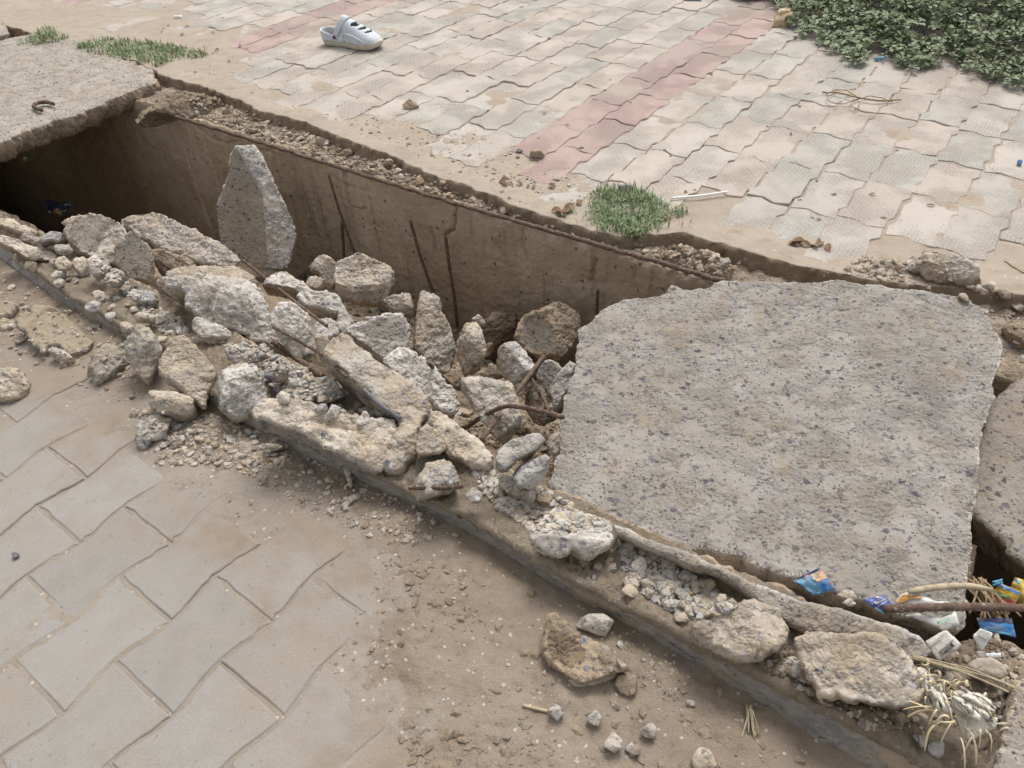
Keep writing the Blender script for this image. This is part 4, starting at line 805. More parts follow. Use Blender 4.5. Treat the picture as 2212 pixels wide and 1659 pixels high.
# soil mound under the litter and the kerb at the right edge
chunk('soil_mound', 'heap of loose brown soil under the litter at the right', FR((1960, 1410), (1990, 1380), (2030, 1345), (2090, 1345), (2150, 1362), (2230, 1370), (2400, 1380), (2420, 1560), (2230, 1600), (2190, 1640), (2140, 1650), (2050, 1660), (1990, 1600), (1975, 1500)), z=-.01, n=(.02, .06, 1), th=.2, mf='clod', rough=2.0, shrink=0, h=.008, kind='structure')
chunk('kerb_stone', 'dusty concrete kerb end at the bottom right corner', FR((2203, 1478), (2330, 1440), (2460, 1800), (2140, 1800), (2160, 1650), (2182, 1560)), z=.045, n=(0, 0, 1), th=.2, mf='tan', ms='tan', cast='all', mc='slab_old', shrink=0, cat='kerb')
print('chunks', NCH)

# ------------------------------------------------------------------ what lies on top: a ray tree of everything built so far
from mathutils.bvhtree import BVHTree
def build_tree():
    vv, ff, n = [], [], 0
    for o in COL.objects:
        if o.type != 'MESH' or o.name.startswith(('paver', 'stone')): continue
        me = o.data; k = len(me.vertices); co = np.empty(k * 3, np.float32); me.vertices.foreach_get('co', co); co = co.reshape(-1, 3)
        if o.parent is None: co = co + np.array(o.location, np.float32)
        else: co = co + np.array(o.location, np.float32)
        me.calc_loop_triangles(); t = np.empty(len(me.loop_triangles) * 3, np.int32); me.loop_triangles.foreach_get('vertices', t)
        vv.append(co); ff.append(t.reshape(-1, 3) + n); n += k
    v = np.concatenate(vv); f = np.concatenate(ff)
    c = v[f].mean(1); m = inframe(c, 90); f = f[m]
    return BVHTree.FromPolygons(v.tolist(), f.tolist(), all_triangles=True)
TREE = build_tree(); CV = Vector(CAM)
def hit(p):
    """point of the scene seen at a frame point, and its normal"""
    d = Vector(ray([p])[0]).normalized(); h = TREE.ray_cast(CV, d)
    if h[0] is None: return at_z([p], 0)[0], np.array([0, 0, 1.])
    n = np.array(h[1]); n = n if n @ np.array(d) < 0 else -n
    return np.array(h[0]), n
def drop(x, y, z=.6):
    h = TREE.ray_cast(Vector((x, y, z)), Vector((0, 0, -1)))
    return h[0].z if h[0] is not None else 0.
def tocam(X, d):
    v = CAM - X; return X + v / np.linalg.norm(v) * d

# ------------------------------------------------------------------ tubes: bars, twigs, straws
def tube_mesh(name, pts, r, mat, seg=8, rib=False, taper=None, wob=0, seed=0):
    pts = np.asarray(pts, float); rs = np.random.RandomState(seed)
    dl = np.linalg.norm(np.diff(pts, axis=0), axis=1); cum = np.r_[0, np.cumsum(dl)]; Lg = cum[-1]
    n = max(4, int(Lg / (r * (1.0 if rib else 2.2)))); n = min(n, 260); u = np.linspace(0, Lg, n)
    def sm(a):
        y = np.interp(u, cum, a); k = max(1, n // 14)
        yp = np.r_[2 * y[0] - y[k:0:-1], y, 2 * y[-1] - y[-2:-k - 2:-1]]
        return np.convolve(yp, np.ones(2 * k + 1) / (2 * k + 1), 'valid')
    P = np.stack([sm(pts[:, i]) for i in range(3)], 1)
    if wob: P = P + wob * np.stack([fbm(np.c_[u, u * 0 + seed, u * 0 + i * 9.], 14, 3) for i in range(3)], 1)
    tg = np.gradient(P, axis=0); tg /= np.linalg.norm(tg, axis=1)[:, None] + 1e-9
    a = np.cross(tg, [0.2, .1, 1.]); a /= np.linalg.norm(a, axis=1)[:, None] + 1e-9; b = np.cross(tg, a)
    th = np.arange(seg) / seg * 2 * math.pi
    rr = np.full(n, r) * (1 + .12 * fbm(np.c_[u, u * 0 + seed, u * 0], 60, 3))
    if taper: rr = rr * np.interp(u / Lg, *taper)
    rad = rr[:, None] * np.ones(seg)
    if rib: rad = rad * (1 + .16 * (np.sin(u[:, None] / (r * 1.6) * 2 * math.pi / 1.4 + th * 2) > .35))
    v = P[:, None] + rad[..., None] * (np.cos(th)[None, :, None] * a[:, None] + np.sin(th)[None, :, None] * b[:, None])
    v = v.reshape(-1, 3); i = np.arange(n * seg).reshape(n, seg); j = np.roll(i, -1, 1)
    q = np.stack([i[:-1], j[:-1], j[1:], i[1:]], -1).reshape(-1, 4)
    c0, c1 = len(v), len(v) + 1; v = np.concatenate([v, P[:1], P[-1:]])
    t0 = np.c_[j[0], i[0], np.full(seg, c0)]; t1 = np.c_[i[-1], j[-1], np.full(seg, c1)]
    o = P[len(P) // 2]
    return mesh_np(name, v - o, [q, np.concatenate([t0, t1])], [M[mat]]), o
def tube(name, label, pts, r, mat, cat, group=None, parent=None, **k):
    me, o = tube_mesh(name, pts, r, mat, **k)
    ob = link(name, me, parent, o, label=label, category=None if parent else cat, group=group)
    if parent is not None: ob.matrix_parent_inverse = parent.matrix_basis.inverted()
    return ob
def laid(pxs, lift, qt=72):                     # straight between its two resting points, following the traced bends sideways
    a, b = hit(pxs[0])[0], hit(pxs[-1])[0]; da, db = (a - CAM) @ FWD, (b - CAM) @ FWD
    px = np.array(pxs, float); c = np.r_[0, np.cumsum(np.linalg.norm(np.diff(px, axis=0), axis=1))]; c /= c[-1]
    inv = (1 - c) / da + c / db; d = ray(px)
    X = CAM + d * (1 / inv / (d @ FWD))[:, None]
    need = []
    for t in np.linspace(.06, .94, 25):
        p = np.array([np.interp(t, c, px[:, 0]), np.interp(t, c, px[:, 1])]); x = np.array([np.interp(t, c, X[:, i]) for i in range(3)])
        need.append(np.linalg.norm(x - CAM) - np.linalg.norm(hit(p)[0] - CAM))
    return np.array([tocam(x, lift * .5 + max(0, np.percentile(need, qt))) for x in X])
def hits(pxs, lift): return np.array([tocam(hit(p)[0], lift) for p in pxs])
RG = 'rusty reinforcement bars'
tube('rebar', 'longest rusty bar running along the top edge of the far wall', at_t([(378, 254), (520, 297), (740, 367), (980, 442), (1200, 506), (1400, 563), (1568, 613)], 1.835) + [0, 0, .006], .0072, 'rust_pale', 'steel bar', RG, rib=True, wob=.003)
for lab, px, r in (('thin bar leaning on the far wall right of the tall wedge of slab', [(710, 378), (728, 440), (745, 490), (770, 556)], .0048),
                   ('short bar stub beside the thin bar right of the tall wedge', [(738, 482), (741, 520), (744, 566)], .0058),
                   ('slanting bar on the far wall, above the tallest leaning piece', [(886, 476), (905, 545), (924, 600), (942, 648)], .0058),
                   ('long upright bar on the far wall reaching down to the rubble', [(962, 510), (971, 580), (981, 640), (988, 705)], .006),
                   ('short upright bar on the far wall next to the biggest slab', [(1291, 627), (1288, 695)], .0055)):
    tube('rebar', lab, at_t(px, 1.815), r, 'rust_pale' if 'stub' not in lab else 'rust', 'steel bar', RG, rib=True, seed=len(lab))
tube('rebar', 'upper thin rusty bar slanting over the left rubble', laid([(466, 513), (520, 558), (600, 622), (660, 670), (706, 704)], .03), .0045, 'rust', 'steel bar', RG, rib=True)
tube('rebar', 'lower thin rusty bar running into the long tan block', laid(D((222, 990), (480, 1128), (745, 1290)) + F_((1180, 250),), .02), .0045, 'rust', 'steel bar', RG, rib=True)
tube('rebar', 'flat grey strip of bar along the edge of the long tan block', laid(F_((1350, 370), (1500, 520), (1710, 655)), .008), .0045, 'stone_dark', 'steel bar', RG)
tube('rebar', 'thick short rusty bar with a cut end on the near wall', laid(D((218, 1135), (450, 1300), (708, 1478)), .022), .0075, 'rust', 'steel bar', RG, rib=True)
tube('rebar', 'straight rusty bar under the curved bar', laid(Q11((1312, 650), (1240, 745), (1100, 930), (905, 1195)), .012, 62), .0062, 'rust', 'steel bar', RG, rib=True)
tube('rebar', 'curved rusty bar crossing the straight one by the biggest slab', laid(Q11((800, 1118), (930, 1028), (1060, 968), (1200, 982), (1330, 1012), (1438, 1046)), .03, 88), .0052, 'rust', 'steel bar', RG, rib=True)
tube('rebar', 'thin dark bar between flecked stones beside the biggest slab', laid(Q11((1238, 800), (1290, 870), (1345, 1000)), .012), .004, 'rust', 'steel bar', RG, rib=True)
tube('rebar', None, laid(Q11((438, 1500), (560, 1500), (680, 1503), (788, 1490)), .004), .005, 'rust', '', parent=fb, rib=True)
tube('rebar', 'short rusty piece of bar stuck to the whitish chunk', laid(D((1730, 1340), (1850, 1450), (1990, 1590)), .004, 50), .0045, 'rust', 'steel bar', RG, rib=True)
HK = Crop(0, 0, 700, 1269)
tube('rebar_hook', 'bent hook of rusty bar on the left intact slab', at_z(HK((385, 750), (345, 736), (295, 738), (252, 750), (240, 770), (268, 786), (302, 796)), .032), .008, 'rust', 'steel hook', rib=True)
tube('rebar', 'rusty bar lying across the litter at the right edge', at_z(V((-90, 455), (300, 440), (700, 432), (1100, 438), (1420, 455)), .05), .0068, 'rust_pale', 'steel bar', RG, rib=True)
tube('stick', 'bare pale wooden stick above the white pouch', at_z(V((150, 292), (300, 258), (480, 238), (650, 226), (820, 236), (945, 266)), .055), .0062, 'straw', 'stick', taper=([0, .1, .8, 1], [.6, 1, .9, .6]))
tube('rebar', 'dark bar dropping into the black gap at the right', np.array([tocam(x, 0) for x in at_z(V((760, -150), (740, 0), (705, 180)), -.10)]), .009, 'rust', 'steel bar', RG, rib=True)
ZP = .008
tw = bpy.data.objects.new('vine_twig', None); COL.objects.link(tw); tw.location = at_z(Q20((1130, 645)), ZP)[0]
tw['label'] = 'looped dry vine twig lying on the pale pavers'; tw['category'] = 'twig'
bpy.context.view_layer.update()
for px, r in ((Q20((905, 598), (990, 606), (1130, 645), (1270, 661), (1412, 650)), .0032), (Q20((930, 610), (990, 590), (1060, 595), (1140, 638)), .0018),
              (Q20((990, 605), (942, 625), (930, 650), (960, 675), (1030, 690), (1100, 662), (1145, 640)), .0018), (Q20((1155, 640), (1092, 660), (1085, 690), (1120, 725), (1200, 740), (1315, 735)), .0018),
              (Q20((1140, 642), (1200, 632), (1270, 640), (1360, 660)), .0018), (Q20((1110, 720), (1140, 700), (1150, 660)), .0015)):
    X = at_z(px, ZP); X[:, 2] += .008 * np.sin(np.linspace(0, math.pi, len(X))); tube('branch', None, X, r, 'wood', '', parent=tw, wob=.003, seed=len(px))
tube('straw', 'white plastic drinking straw on the pavers right of the grass tuft', at_z([(1449, 428), (1512, 423), (1572, 414)], .009), .0036, 'pith' if False else 'stone_pale', 'straw', seg=10)
M['white_plastic'] = plain('white_plastic', (.74, .74, .73), .4, .06, 40, .4)
bpy.data.objects['straw'].data.materials[0] = M['white_plastic']
tube('twig', 'thin pale twig on the bare soil with a stone at its end', hits(L((130, 728), (210, 748), (292, 768)), .004), .003, 'straw', 'twig', wob=.002)
tube('twig', 'thin dark twig on the sand at the right edge beyond the slab', hits([(2012 + 0, 562 - 8)] and Q21((2088, 32), (2150, 75), (2212, 110)), .004), .002, 'wood', 'twig')

# ------------------------------------------------------------------ loose stones
ICO_V = np.array([(0, -1, 1.618), (0, 1, 1.618), (0, -1, -1.618), (0, 1, -1.618), (-1, 1.618, 0), (1, 1.618, 0), (-1, -1.618, 0), (1, -1.618, 0), (1.618, 0, -1), (1.618, 0, 1), (-1.618, 0, 1), (-1.618, 0, -1)]) / 1.9
ICO_F = np.array([(0, 9, 1), (0, 1, 10), (0, 10, 6), (0, 6, 7), (0, 7, 9), (1, 9, 5), (1, 5, 4), (1, 4, 10), (2, 3, 8), (2, 8, 7), (2, 7, 6), (2, 6, 11), (2, 11, 3), (3, 5, 8), (3, 4, 5), (3, 11, 4), (4, 11, 10), (5, 9, 8), (6, 10, 11), (7, 8, 9)])
def rock_v(rs, flat=.55):
    v = ICO_V * (1 + rs.uniform(-.32, .25, (12, 1))) + rs.normal(size=(12, 3)) * .10
    v = v * np.array([1, rs.uniform(.6, 1), rs.uniform(flat * .6, flat * 1.3)])
    a, b = rs.uniform(0, 6.28), rs.normal() * .35
    ca, sa, cb, sb = math.cos(a), math.sin(a), math.cos(b), math.sin(b)
    v = v @ np.array([[1, 0, 0], [0, cb, -sb], [0, sb, cb]]).T
    return v @ np.array([[ca, -sa, 0], [sa, ca, 0], [0, 0, 1]]).T
def px_points(poly, n, rs):
    poly = np.array(poly, float); lo, hi = poly.min(0), poly.max(0); out = []
    while len(out) < n:
        p = rs.uniform(lo, hi, (n * 2, 2)); out += p[inside(p, poly)].tolist()
    return out[:n]
def deep(X): s, t = st(X); return X[2] < fill_z(s, t) - .045
def chips(name, label, polys, n, r0, r1, mats, seed, sink=.25, floor=False, zmax=9):
    rs = np.random.RandomState(seed); vv, mi = [], []; k = 0
    for poly in polys:
        for p in px_points(poly, n // len(polys), rs):
            X, nr = hit(p)
            if nr[2] < .35 or p[1] > 1690 or X[2] > zmax or (floor and not deep(X)): continue
            r = r0 * (r1 / r0) ** (rs.rand() ** 2.2)
            vv.append(rock_v(rs) * r + X + nr * r * (.42 - sink)); mi.append(rs.randint(len(mats))); k += 1
    f = (ICO_F[None] + 12 * np.arange(k)[:, None, None]).reshape(-1, 3)
    link(name, mesh_np(name, np.concatenate(vv), f, [M[m] for m in mats], np.repeat(mi, 20), smooth=False), kind='stuff', label=label)
shelf = [(395, 215), (430, 200), (520, 235), (700, 300), (860, 358), (1000, 412), (1130, 465), (1220, 498), (1300, 525), (1480, 530), (1600, 565), (1560, 600), (1480, 582), (1300, 528), (1200, 495), (980, 428), (740, 355), (540, 290), (420, 250)]
topr = [(1335, 1165), (1400, 1190), (1520, 1255), (1590, 1310), (1560, 1330), (1480, 1335), (1420, 1300), (1350, 1240)]
topl = [(200, 560), (250, 575), (300, 640), (390, 690), (410, 725), (350, 720), (290, 650), (230, 610)]
topm = [(470, 740), (560, 745), (640, 790), (720, 830), (740, 860), (680, 870), (600, 850), (540, 790)]
gl = [(290, 880), (480, 900), (620, 960), (640, 1000), (560, 1020), (480, 1010), (340, 1000)]
gm = [(480, 1000), (700, 985), (900, 1090), (1000, 1160), (850, 1180), (640, 1090)]
road_r = [(850, 1180), (1150, 1240), (1600, 1510), (1800, 1655), (900, 1659), (760, 1400)]
pitg = [(640, 560), (870, 620), (1200, 700), (1250, 800), (1190, 1050), (1000, 930), (700, 720)]
mound = [(1980, 1400), (2040, 1370), (2212, 1375), (2212, 1480), (2160, 1570), (2030, 1560), (1985, 1500)]
topc = [(1010, 1005), (1190, 1065), (1300, 1135), (1150, 1150), (1060, 1085)]
foot = [(1300, 1335), (1500, 1450), (1490, 1540), (1280, 1430)]
topr2 = [(1480, 1330), (1560, 1340), (1700, 1400), (1760, 1440), (1990, 1540), (2000, 1610), (1900, 1580), (1640, 1440)]
farr = [(1850, 590), (1990, 560), (2212, 650), (2212, 790), (2170, 700), (2050, 640)]
left_far = [(0, 600), (150, 640), (300, 760), (290, 880), (180, 850), (0, 740)]
chips('rubble_chips', 'small chips of broken mortar along the ledge of the far wall', [shelf], 1900, .004, .015, ['tan', 'clod', 'brown', 'clod', 'stone_tan', 'brown'], 1)
chips('rubble_chips', 'pale gravel chips heaped on top of the near wall', [topr, topl, topm, topc], 2600, .0035, .014, ['stone_pale', 'stone_pale', 'stone_tan', 'pale', 'stone_pale', 'tan', 'stone_grey'], 2)
chips('rubble_chips', 'flat mortar chips scattered on the pavers and soil below the rubble', [gl, gl, left_far, gm], 1500, .0025, .011, ['stone_tan', 'stone_pale', 'tan', 'stone_tan', 'clod'], 3)
chips('road_grit', 'fine grit and small clods strewn over the bare soil', [road_r, gm, foot, vis_road_px if False else [(300, 1000), (640, 1090), (850, 1230), (800, 1500), (600, 1400)]], 1200, .0012, .005, ['clod', 'clod', 'stone_tan', 'clod', 'stone_pale', 'clod', 'soil'], 4, zmax=-.05)
chips('soil_clods', 'crumbs of dry soil lying on the road', [road_r, road_r, [(800, 1180), (1000, 1230), (1050, 1380), (900, 1330)], [(860, 1560), (1200, 1600), (1200, 1655), (880, 1655)]], 420, .003, .015, ['clod', 'soil', 'clod'], 5, .5, zmax=-.05)
chips('rubble_chips', 'brown crumbs and stones filling gaps between the chunks in the drain', [pitg], 5000, .004, .014, ['brown', 'dim', 'stone_tan', 'clod', 'brown', 'dim'], 6, floor=True)
chips('rubble_chips', 'stones and crumbs on the soil heap and wall top at the right', [mound, topr2], 1000, .003, .012, ['clod', 'stone_tan', 'stone_pale', 'clod', 'orange_soil'], 7, zmax=.018)
chips('rubble_chips', 'scattered crumbs on the sandy edge of the yard', [farr, [(1820, 592), (1850, 552), (1960, 565), (1950, 610)], [(380, 150), (700, 262), (1200, 470), (1320, 400), (900, 240), (560, 130)], [(700, 250), (1150, 430), (1250, 380), (900, 260)]], 900, .0025, .011, ['clod', 'stone_tan', 'stone_pale', 'brown'], 8)
def frag(seed, sub=3, flat=.6):
    rs = np.random.RandomState(seed); bmm = bmesh.new(); bmesh.ops.create_icosphere(bmm, subdivisions=sub, radius=1)
    v = np.array([x.co[:] for x in bmm.verts]); f = np.array([[x.index for x in p.verts] for p in bmm.faces]); bmm.free()
    v = v * [1, rs.uniform(.6, .95), rs.uniform(flat * .7, flat * 1.3)]
    for k in range(16):
        d = rs.normal(size=3); d /= np.linalg.norm(d); pr = v @ d
        v = v - d * (np.clip(pr - pr.max() * rs.uniform(.6, .93), 0, None) * .96)[:, None]
    n = vnormals(v, f); q = v + seed * 3.1
    v = v + n * (.055 * facet(q, 2.2) + .03 * fbm(q, 4, 3) + .02 * facet(q, 6))[:, None]
    return v * .02, f
stone_me = {}
for m in ('stone_pale', 'stone_grey', 'stone_tan', 'stone_dark', 'tan', 'pale', 'brown', 'dim'):
    for k in range(5):
        v, f = frag(300 + k * 11 + len(m), 4 if m in ('tan', 'pale', 'brown', 'dim') else 3)
        stone_me[m, k] = mesh_np('stone', v, f, [M[m]])
WORD = {'stone_pale': 'pale', 'stone_grey': 'grey', 'stone_tan': 'tan', 'stone_dark': 'dark', 'tan': 'rough tan', 'pale': 'rough pale', 'brown': 'rough brown', 'dim': 'shade darkened'}
def stones(label, poly, n, r0, r1, mats, seed, group, floor=False, zmax=9):
    rs = np.random.RandomState(seed)
    for i, p in enumerate(px_points(poly, n, rs)):
        X, nr = hit(p)
        if nr[2] < .3 or X[2] > zmax or (floor and not deep(X)): continue
        r = rs.uniform(r0, r1); mt = mats[rs.randint(len(mats))]
        o = link('stone', stone_me[mt, rs.randint(5)], None, X + nr * r * .2, label=label.replace('small', 'small ' + WORD[mt]), category='stone', group=group)
        r /= .02; o.scale = (r, r * rs.uniform(.75, 1.1), r * rs.uniform(.7, 1.1)); o.rotation_euler = (rs.normal() * .4, rs.normal() * .4, rs.uniform(0, 6.28))
stones('small stone among the rubble on the far wall ledge', shelf, 40, .012, .022, ['stone_tan', 'tan', 'brown', 'stone_tan', 'stone_pale'], 21, 'stones on the far ledge')
stones('small stone in the pale heap on the near wall below the biggest slab', topr, 60, .010, .019, ['stone_pale', 'stone_grey', 'stone_tan', 'pale', 'stone_pale', 'tan'], 22, 'stones heaped below the biggest slab')
stones('small stone in the chips on the left half of the near wall', topl, 34, .010, .02, ['stone_pale', 'stone_pale', 'stone_tan', 'stone_dark'], 23, 'stones on the left of the near wall', zmax=0.02)
stones('small stone in the grey chips beside the thick rusty bar', topm, 26, .009, .018, ['stone_pale', 'stone_grey', 'stone_pale', 'stone_dark'], 24, 'stones beside the thick rusty bar')
stones('small stone on ochre soil between two pale wall fragments', topc, 16, .008, .015, ['stone_tan', 'stone_pale', 'stone_pale'], 25, 'stones on the ochre soil', zmax=0.02)
stones('small stone on the road soil along the foot of the near wall', foot, 7, .007, .013, ['stone_tan', 'stone_pale'], 26, 'stones along the wall foot')
stones('small stone lying in the chips on the road pavers', gl, 26, .008, .016, ['stone_tan', 'stone_pale', 'stone_tan'], 27, 'stones on the road pavers', zmax=-0.05)
stones('small stone in the gaps of the drain rubble', pitg, 60, .012, .026, ['stone_tan', 'tan', 'stone_pale', 'tan'], 28, 'stones in the drain rubble', True)
stones('small stone on the wall top between the two right hand blocks', K((830, 590), (900, 570), (1000, 560), (1110, 640), (1130, 720), (980, 720), (880, 700)), 12, .010, .017, ['stone_pale', 'stone_tan', 'stone_pale'], 29, 'stones between the right hand blocks')
stones('small stone on the sand right of the brown jagged rock', farr, 22, .010, .022, ['stone_tan', 'tan', 'stone_pale'], 30, 'stones near the jagged rock')
stones('small stone on the soil edge left of the brown jagged rock', [(1820, 592), (1850, 560), (1950, 565), (1950, 608)], 14, .009, .018, ['stone_tan', 'brown', 'tan'], 33, 'stones left of the jagged rock')
stones('small stone among dry earth at the left foot of the near wall', left_far, 20, .008, .018, ['stone_tan', 'tan', 'stone_pale'], 31, 'stones at the left wall foot', zmax=-0.05)

TREE = build_tree()
stones('small broken fragment of concrete packed between the big chunks in the drain', pitg, 210, .022, .046, ['brown', 'dim', 'tan', 'brown', 'dim'], 41, 'fragments packed in the drain', True)  # darker mixes put the shade of deep crevices into the fragment colour
walltop = [(0, 500), (120, 570), (300, 670), (420, 740), (440, 800), (330, 740), (150, 640), (0, 545)]
stones('small broken fragment of mortar on the left part of the near wall top', walltop, 42, .012, .030, ['tan', 'pale', 'tan', 'brown'], 42, 'fragments on the left wall top', zmax=0.015)
stones('small broken fragment of mortar on the layered wall fragment', F_((440, 400), (900, 430), (1250, 540), (1500, 640), (1350, 680), (1000, 600), (600, 500)), 24, .010, .024, ['pale', 'tan', 'pale'], 43, 'fragments on the layered piece')
stones('small broken fragment of mortar on the near wall by the loose gravel', [(1000, 1010), (1190, 1070), (1310, 1160), (1560, 1320), (1480, 1350), (1300, 1260), (1150, 1180)], 34, .010, .024, ['tan', 'pale', 'tan', 'brown'], 44, 'fragments by the loose gravel', zmax=0.02)
stones('small broken fragment of earth and mortar on the far ledge', shelf, 34, .014, .032, ['brown', 'tan', 'brown'], 45, 'fragments on the far ledge')
stones('small broken fragment of mortar below the leaning shards at the wall foot', [(270, 800), (300, 900), (460, 930), (560, 960), (480, 1000), (300, 960)], 22, .009, .020, ['tan', 'pale', 'tan'], 46, 'fragments at the wall foot', zmax=-0.05)
# ------------------------------------------------------------------ grass, creeper
def blades(name, label, px, n, l0, l1, mats, seed, wid=.0021, dens=None):
    rs = np.random.RandomState(seed); P = px_points(px, n, rs); X = np.array([hit(p)[0] for p in P])
    ctr = np.array([hit(np.mean(px, 0))[0]])
    cl = fbm(P3(X[:, :2]), 18, 3); ed_ = seg_dist(np.array(P), np.array(px)); cl = cl + .5 * np.clip(ed_ / 22, 0, 1) - .42
    keep = rs.rand(len(X)) < np.clip(.75 + .9 * cl, .05, 1); X = X[keep]; n = len(X)
    l = rs.uniform(l0, l1, n) * (1 + .4 * fbm(P3(X[:, :2]), 10, 2)); az = rs.uniform(0, 6.28, n); lean = rs.uniform(.25, 1.5, n)
    d = np.c_[np.cos(az), np.sin(az), np.zeros(n)]; sd_ = np.c_[-np.sin(az), np.cos(az), np.zeros(n)] * (wid * rs.uniform(.6, 1.3, n))[:, None]
    z = np.array([0, 0, 1.])
    m = X + (d * np.sin(lean * .6)[:, None] + z * np.cos(lean * .6)[:, None]) * (l * .55)[:, None]
    t = m + (d * np.sin(lean * 1.3)[:, None] + z * np.cos(lean * 1.3)[:, None]) * (l * .5)[:, None]
    X = X - [0, 0, .004]
    v = np.stack([X - sd_ * .8, X + sd_ * .8, m + sd_, m - sd_, t], 1).reshape(-1, 3); i = 5 * np.arange(n)
    q = np.c_[i, i + 1, i + 2, i + 3]; tr = np.c_[i + 3, i + 2, i + 4]; mm = (rs.rand(n) < .2).astype(int)
    link(name, mesh_np(name, v, [q, tr], [M['grass'], M['drygrass']], np.r_[mm, mm]), kind='stuff', label=label)
blades('grass', 'green grass tuft growing over the soil edge above the far wall', [(1268, 470), (1275, 425), (1330, 402), (1400, 422), (1440, 448), (1425, 495), (1375, 520), (1300, 505)], 2600, .02, .042, 0, 1, .0018)
blades('grass', 'green grass tuft growing over the soil edge above the far wall', [(1400, 430), (1440, 440), (1490, 458), (1455, 478), (1410, 480)], 420, .016, .034, 0, 2, .0018)
blades('grass', 'green grass along the far side of the left intact slab', [(160, 102), (200, 86), (250, 84), (330, 92), (400, 104), (465, 114), (440, 124), (380, 132), (345, 146), (300, 134), (230, 122)], 3600, .014, .034, 0, 3, .0024)
blades('grass', 'grass sprouting in the joint between the two left slabs', [(28, 102), (70, 84), (92, 62), (108, 60), (125, 70), (150, 82), (120, 92), (70, 98)], 800, .015, .045, 0, 4, .0024)
blades('grass', 'sparse dry grass on the sand beside the grass tuft', [(1200, 470), (1260, 440), (1500, 470), (1480, 500), (1280, 500)], 120, .02, .045, 0, 5)
def creeper():
    rs = np.random.RandomState(9)
    front = at_z([(1555, -14), (1610, 8), (1655, 6), (1690, 30), (1700, 66), (1730, 92), (1760, 96), (1790, 112), (1835, 140), (1862, 150), (1890, 136), (1930, 150), (1960, 160), (2000, 150), (2040, 146), (2075, 162), (2110, 170), (2150, 186), (2240, 212)], 0)[:, :2]
    back = at_z([(2420, 120), (2420, -130), (1600, -110)], 0)[:, :2]
    poly = np.concatenate([front, back]); lo, hi = poly.min(0), poly.max(0)
    p = rs.uniform(lo, hi, (60000, 2)); p = p[inside(p, poly)]
    p = p[inframe(np.c_[p, np.full(len(p), .1)], 110)]
    d = seg_dist(p, front, False) + .10 * fbm(P3(p), 5, 3)
    hgt = .035 + .22 * sstep(0, .75, d) * (1 + .5 * fbm(P3(p), 4.5, 3))
    dens = np.clip(.5 + .5 * sstep(.0, .2, d) + .9 * fbm(P3(p), 9, 3), .05, 1)
    keep = (rs.rand(len(p)) < dens) & (d > -.02); p, hgt, d = p[keep], hgt[keep], d[keep]
    p, hgt = p[:8200], hgt[:8200]; n = len(p)
    c = np.c_[p, hgt * rs.uniform(.25, 1, n) ** .6]; k = 5
    az = (rs.uniform(0, 6.28, n)[:, None] + np.arange(k) * 2 * math.pi / k + rs.normal(size=(n, k)) * .3).ravel()
    c = np.repeat(c, k, 0); m = n * k; ln = rs.uniform(.013, .033, m); up = rs.normal(.15, .35, m)
    tilt = np.repeat(rs.normal(size=(n, 3)) * .28, k, 0)
    a = np.c_[np.cos(az) * np.cos(up), np.sin(az) * np.cos(up), np.sin(up)] + tilt; a /= np.linalg.norm(a, axis=1)[:, None]
    s = np.cross([0, 0, 1.], a) + rs.normal(size=(m, 3)) * .15; s /= np.linalg.norm(s, axis=1)[:, None]; nn_ = np.cross(a, s)
    w_ = ln * rs.uniform(.34, .46, m)
    st_ = .006
    def pt(f, g, b): return c + a * (st_ + ln * f)[:, None] + s * (w_ * g)[:, None] + nn_ * (ln * b)[:, None]
    v = np.stack([pt(0, 0, 0), pt(.35, .8, .1), pt(.78, .85, .12), pt(1, .15, -.03), pt(.78, -.85, .12), pt(.35, -.8, .1), pt(.55, 0, 0)], 1).reshape(-1, 3)
    i = 7 * np.arange(m)[:, None]
    f = np.concatenate([i + np.array(x) for x in ((0, 1, 6), (1, 2, 6), (2, 3, 6), (3, 4, 6), (4, 5, 6), (5, 0, 6))])
    # runners
    vs_, fs, off = [v], [f], len(v)
    for r_ in range(240):
        q0 = p[rs.randint(n)]; h0 = rs.uniform(.01, .05); ang = rs.uniform(0, 6.28); P = []
        for t in range(6): P.append([q0[0] + math.cos(ang) * .045 * t, q0[1] + math.sin(ang) * .045 * t, h0 + .05 * math.sin(t * .6) * rs.rand()]); ang += rs.normal() * .4
        P = np.array(P); r = .0018; A_ = np.array([[r, 0, r], [-r, 0, r], [0, r, -r]])
        vs_.append((P[:, None] + A_).reshape(-1, 3)); ii = np.arange(18).reshape(6, 3); jj = np.roll(ii, -1, 1)
        qq = np.stack([ii[:-1], jj[:-1], jj[1:], ii[1:]], -1).reshape(-1, 4) + off
        fs.append(np.concatenate([qq[:, :3], qq[:, [0, 2, 3]]])); off += 18
    mi = np.r_[np.zeros(len(f), int), np.ones(sum(len(x) for x in fs[1:]), int)]
    link('ground_cover', mesh_np('ground_cover', np.concatenate(vs_), np.concatenate(fs), [M['leaf'], M['stem']], mi, smooth=False), kind='stuff', label='dense low creeper with small round green leaves over the pavers')
creeper()

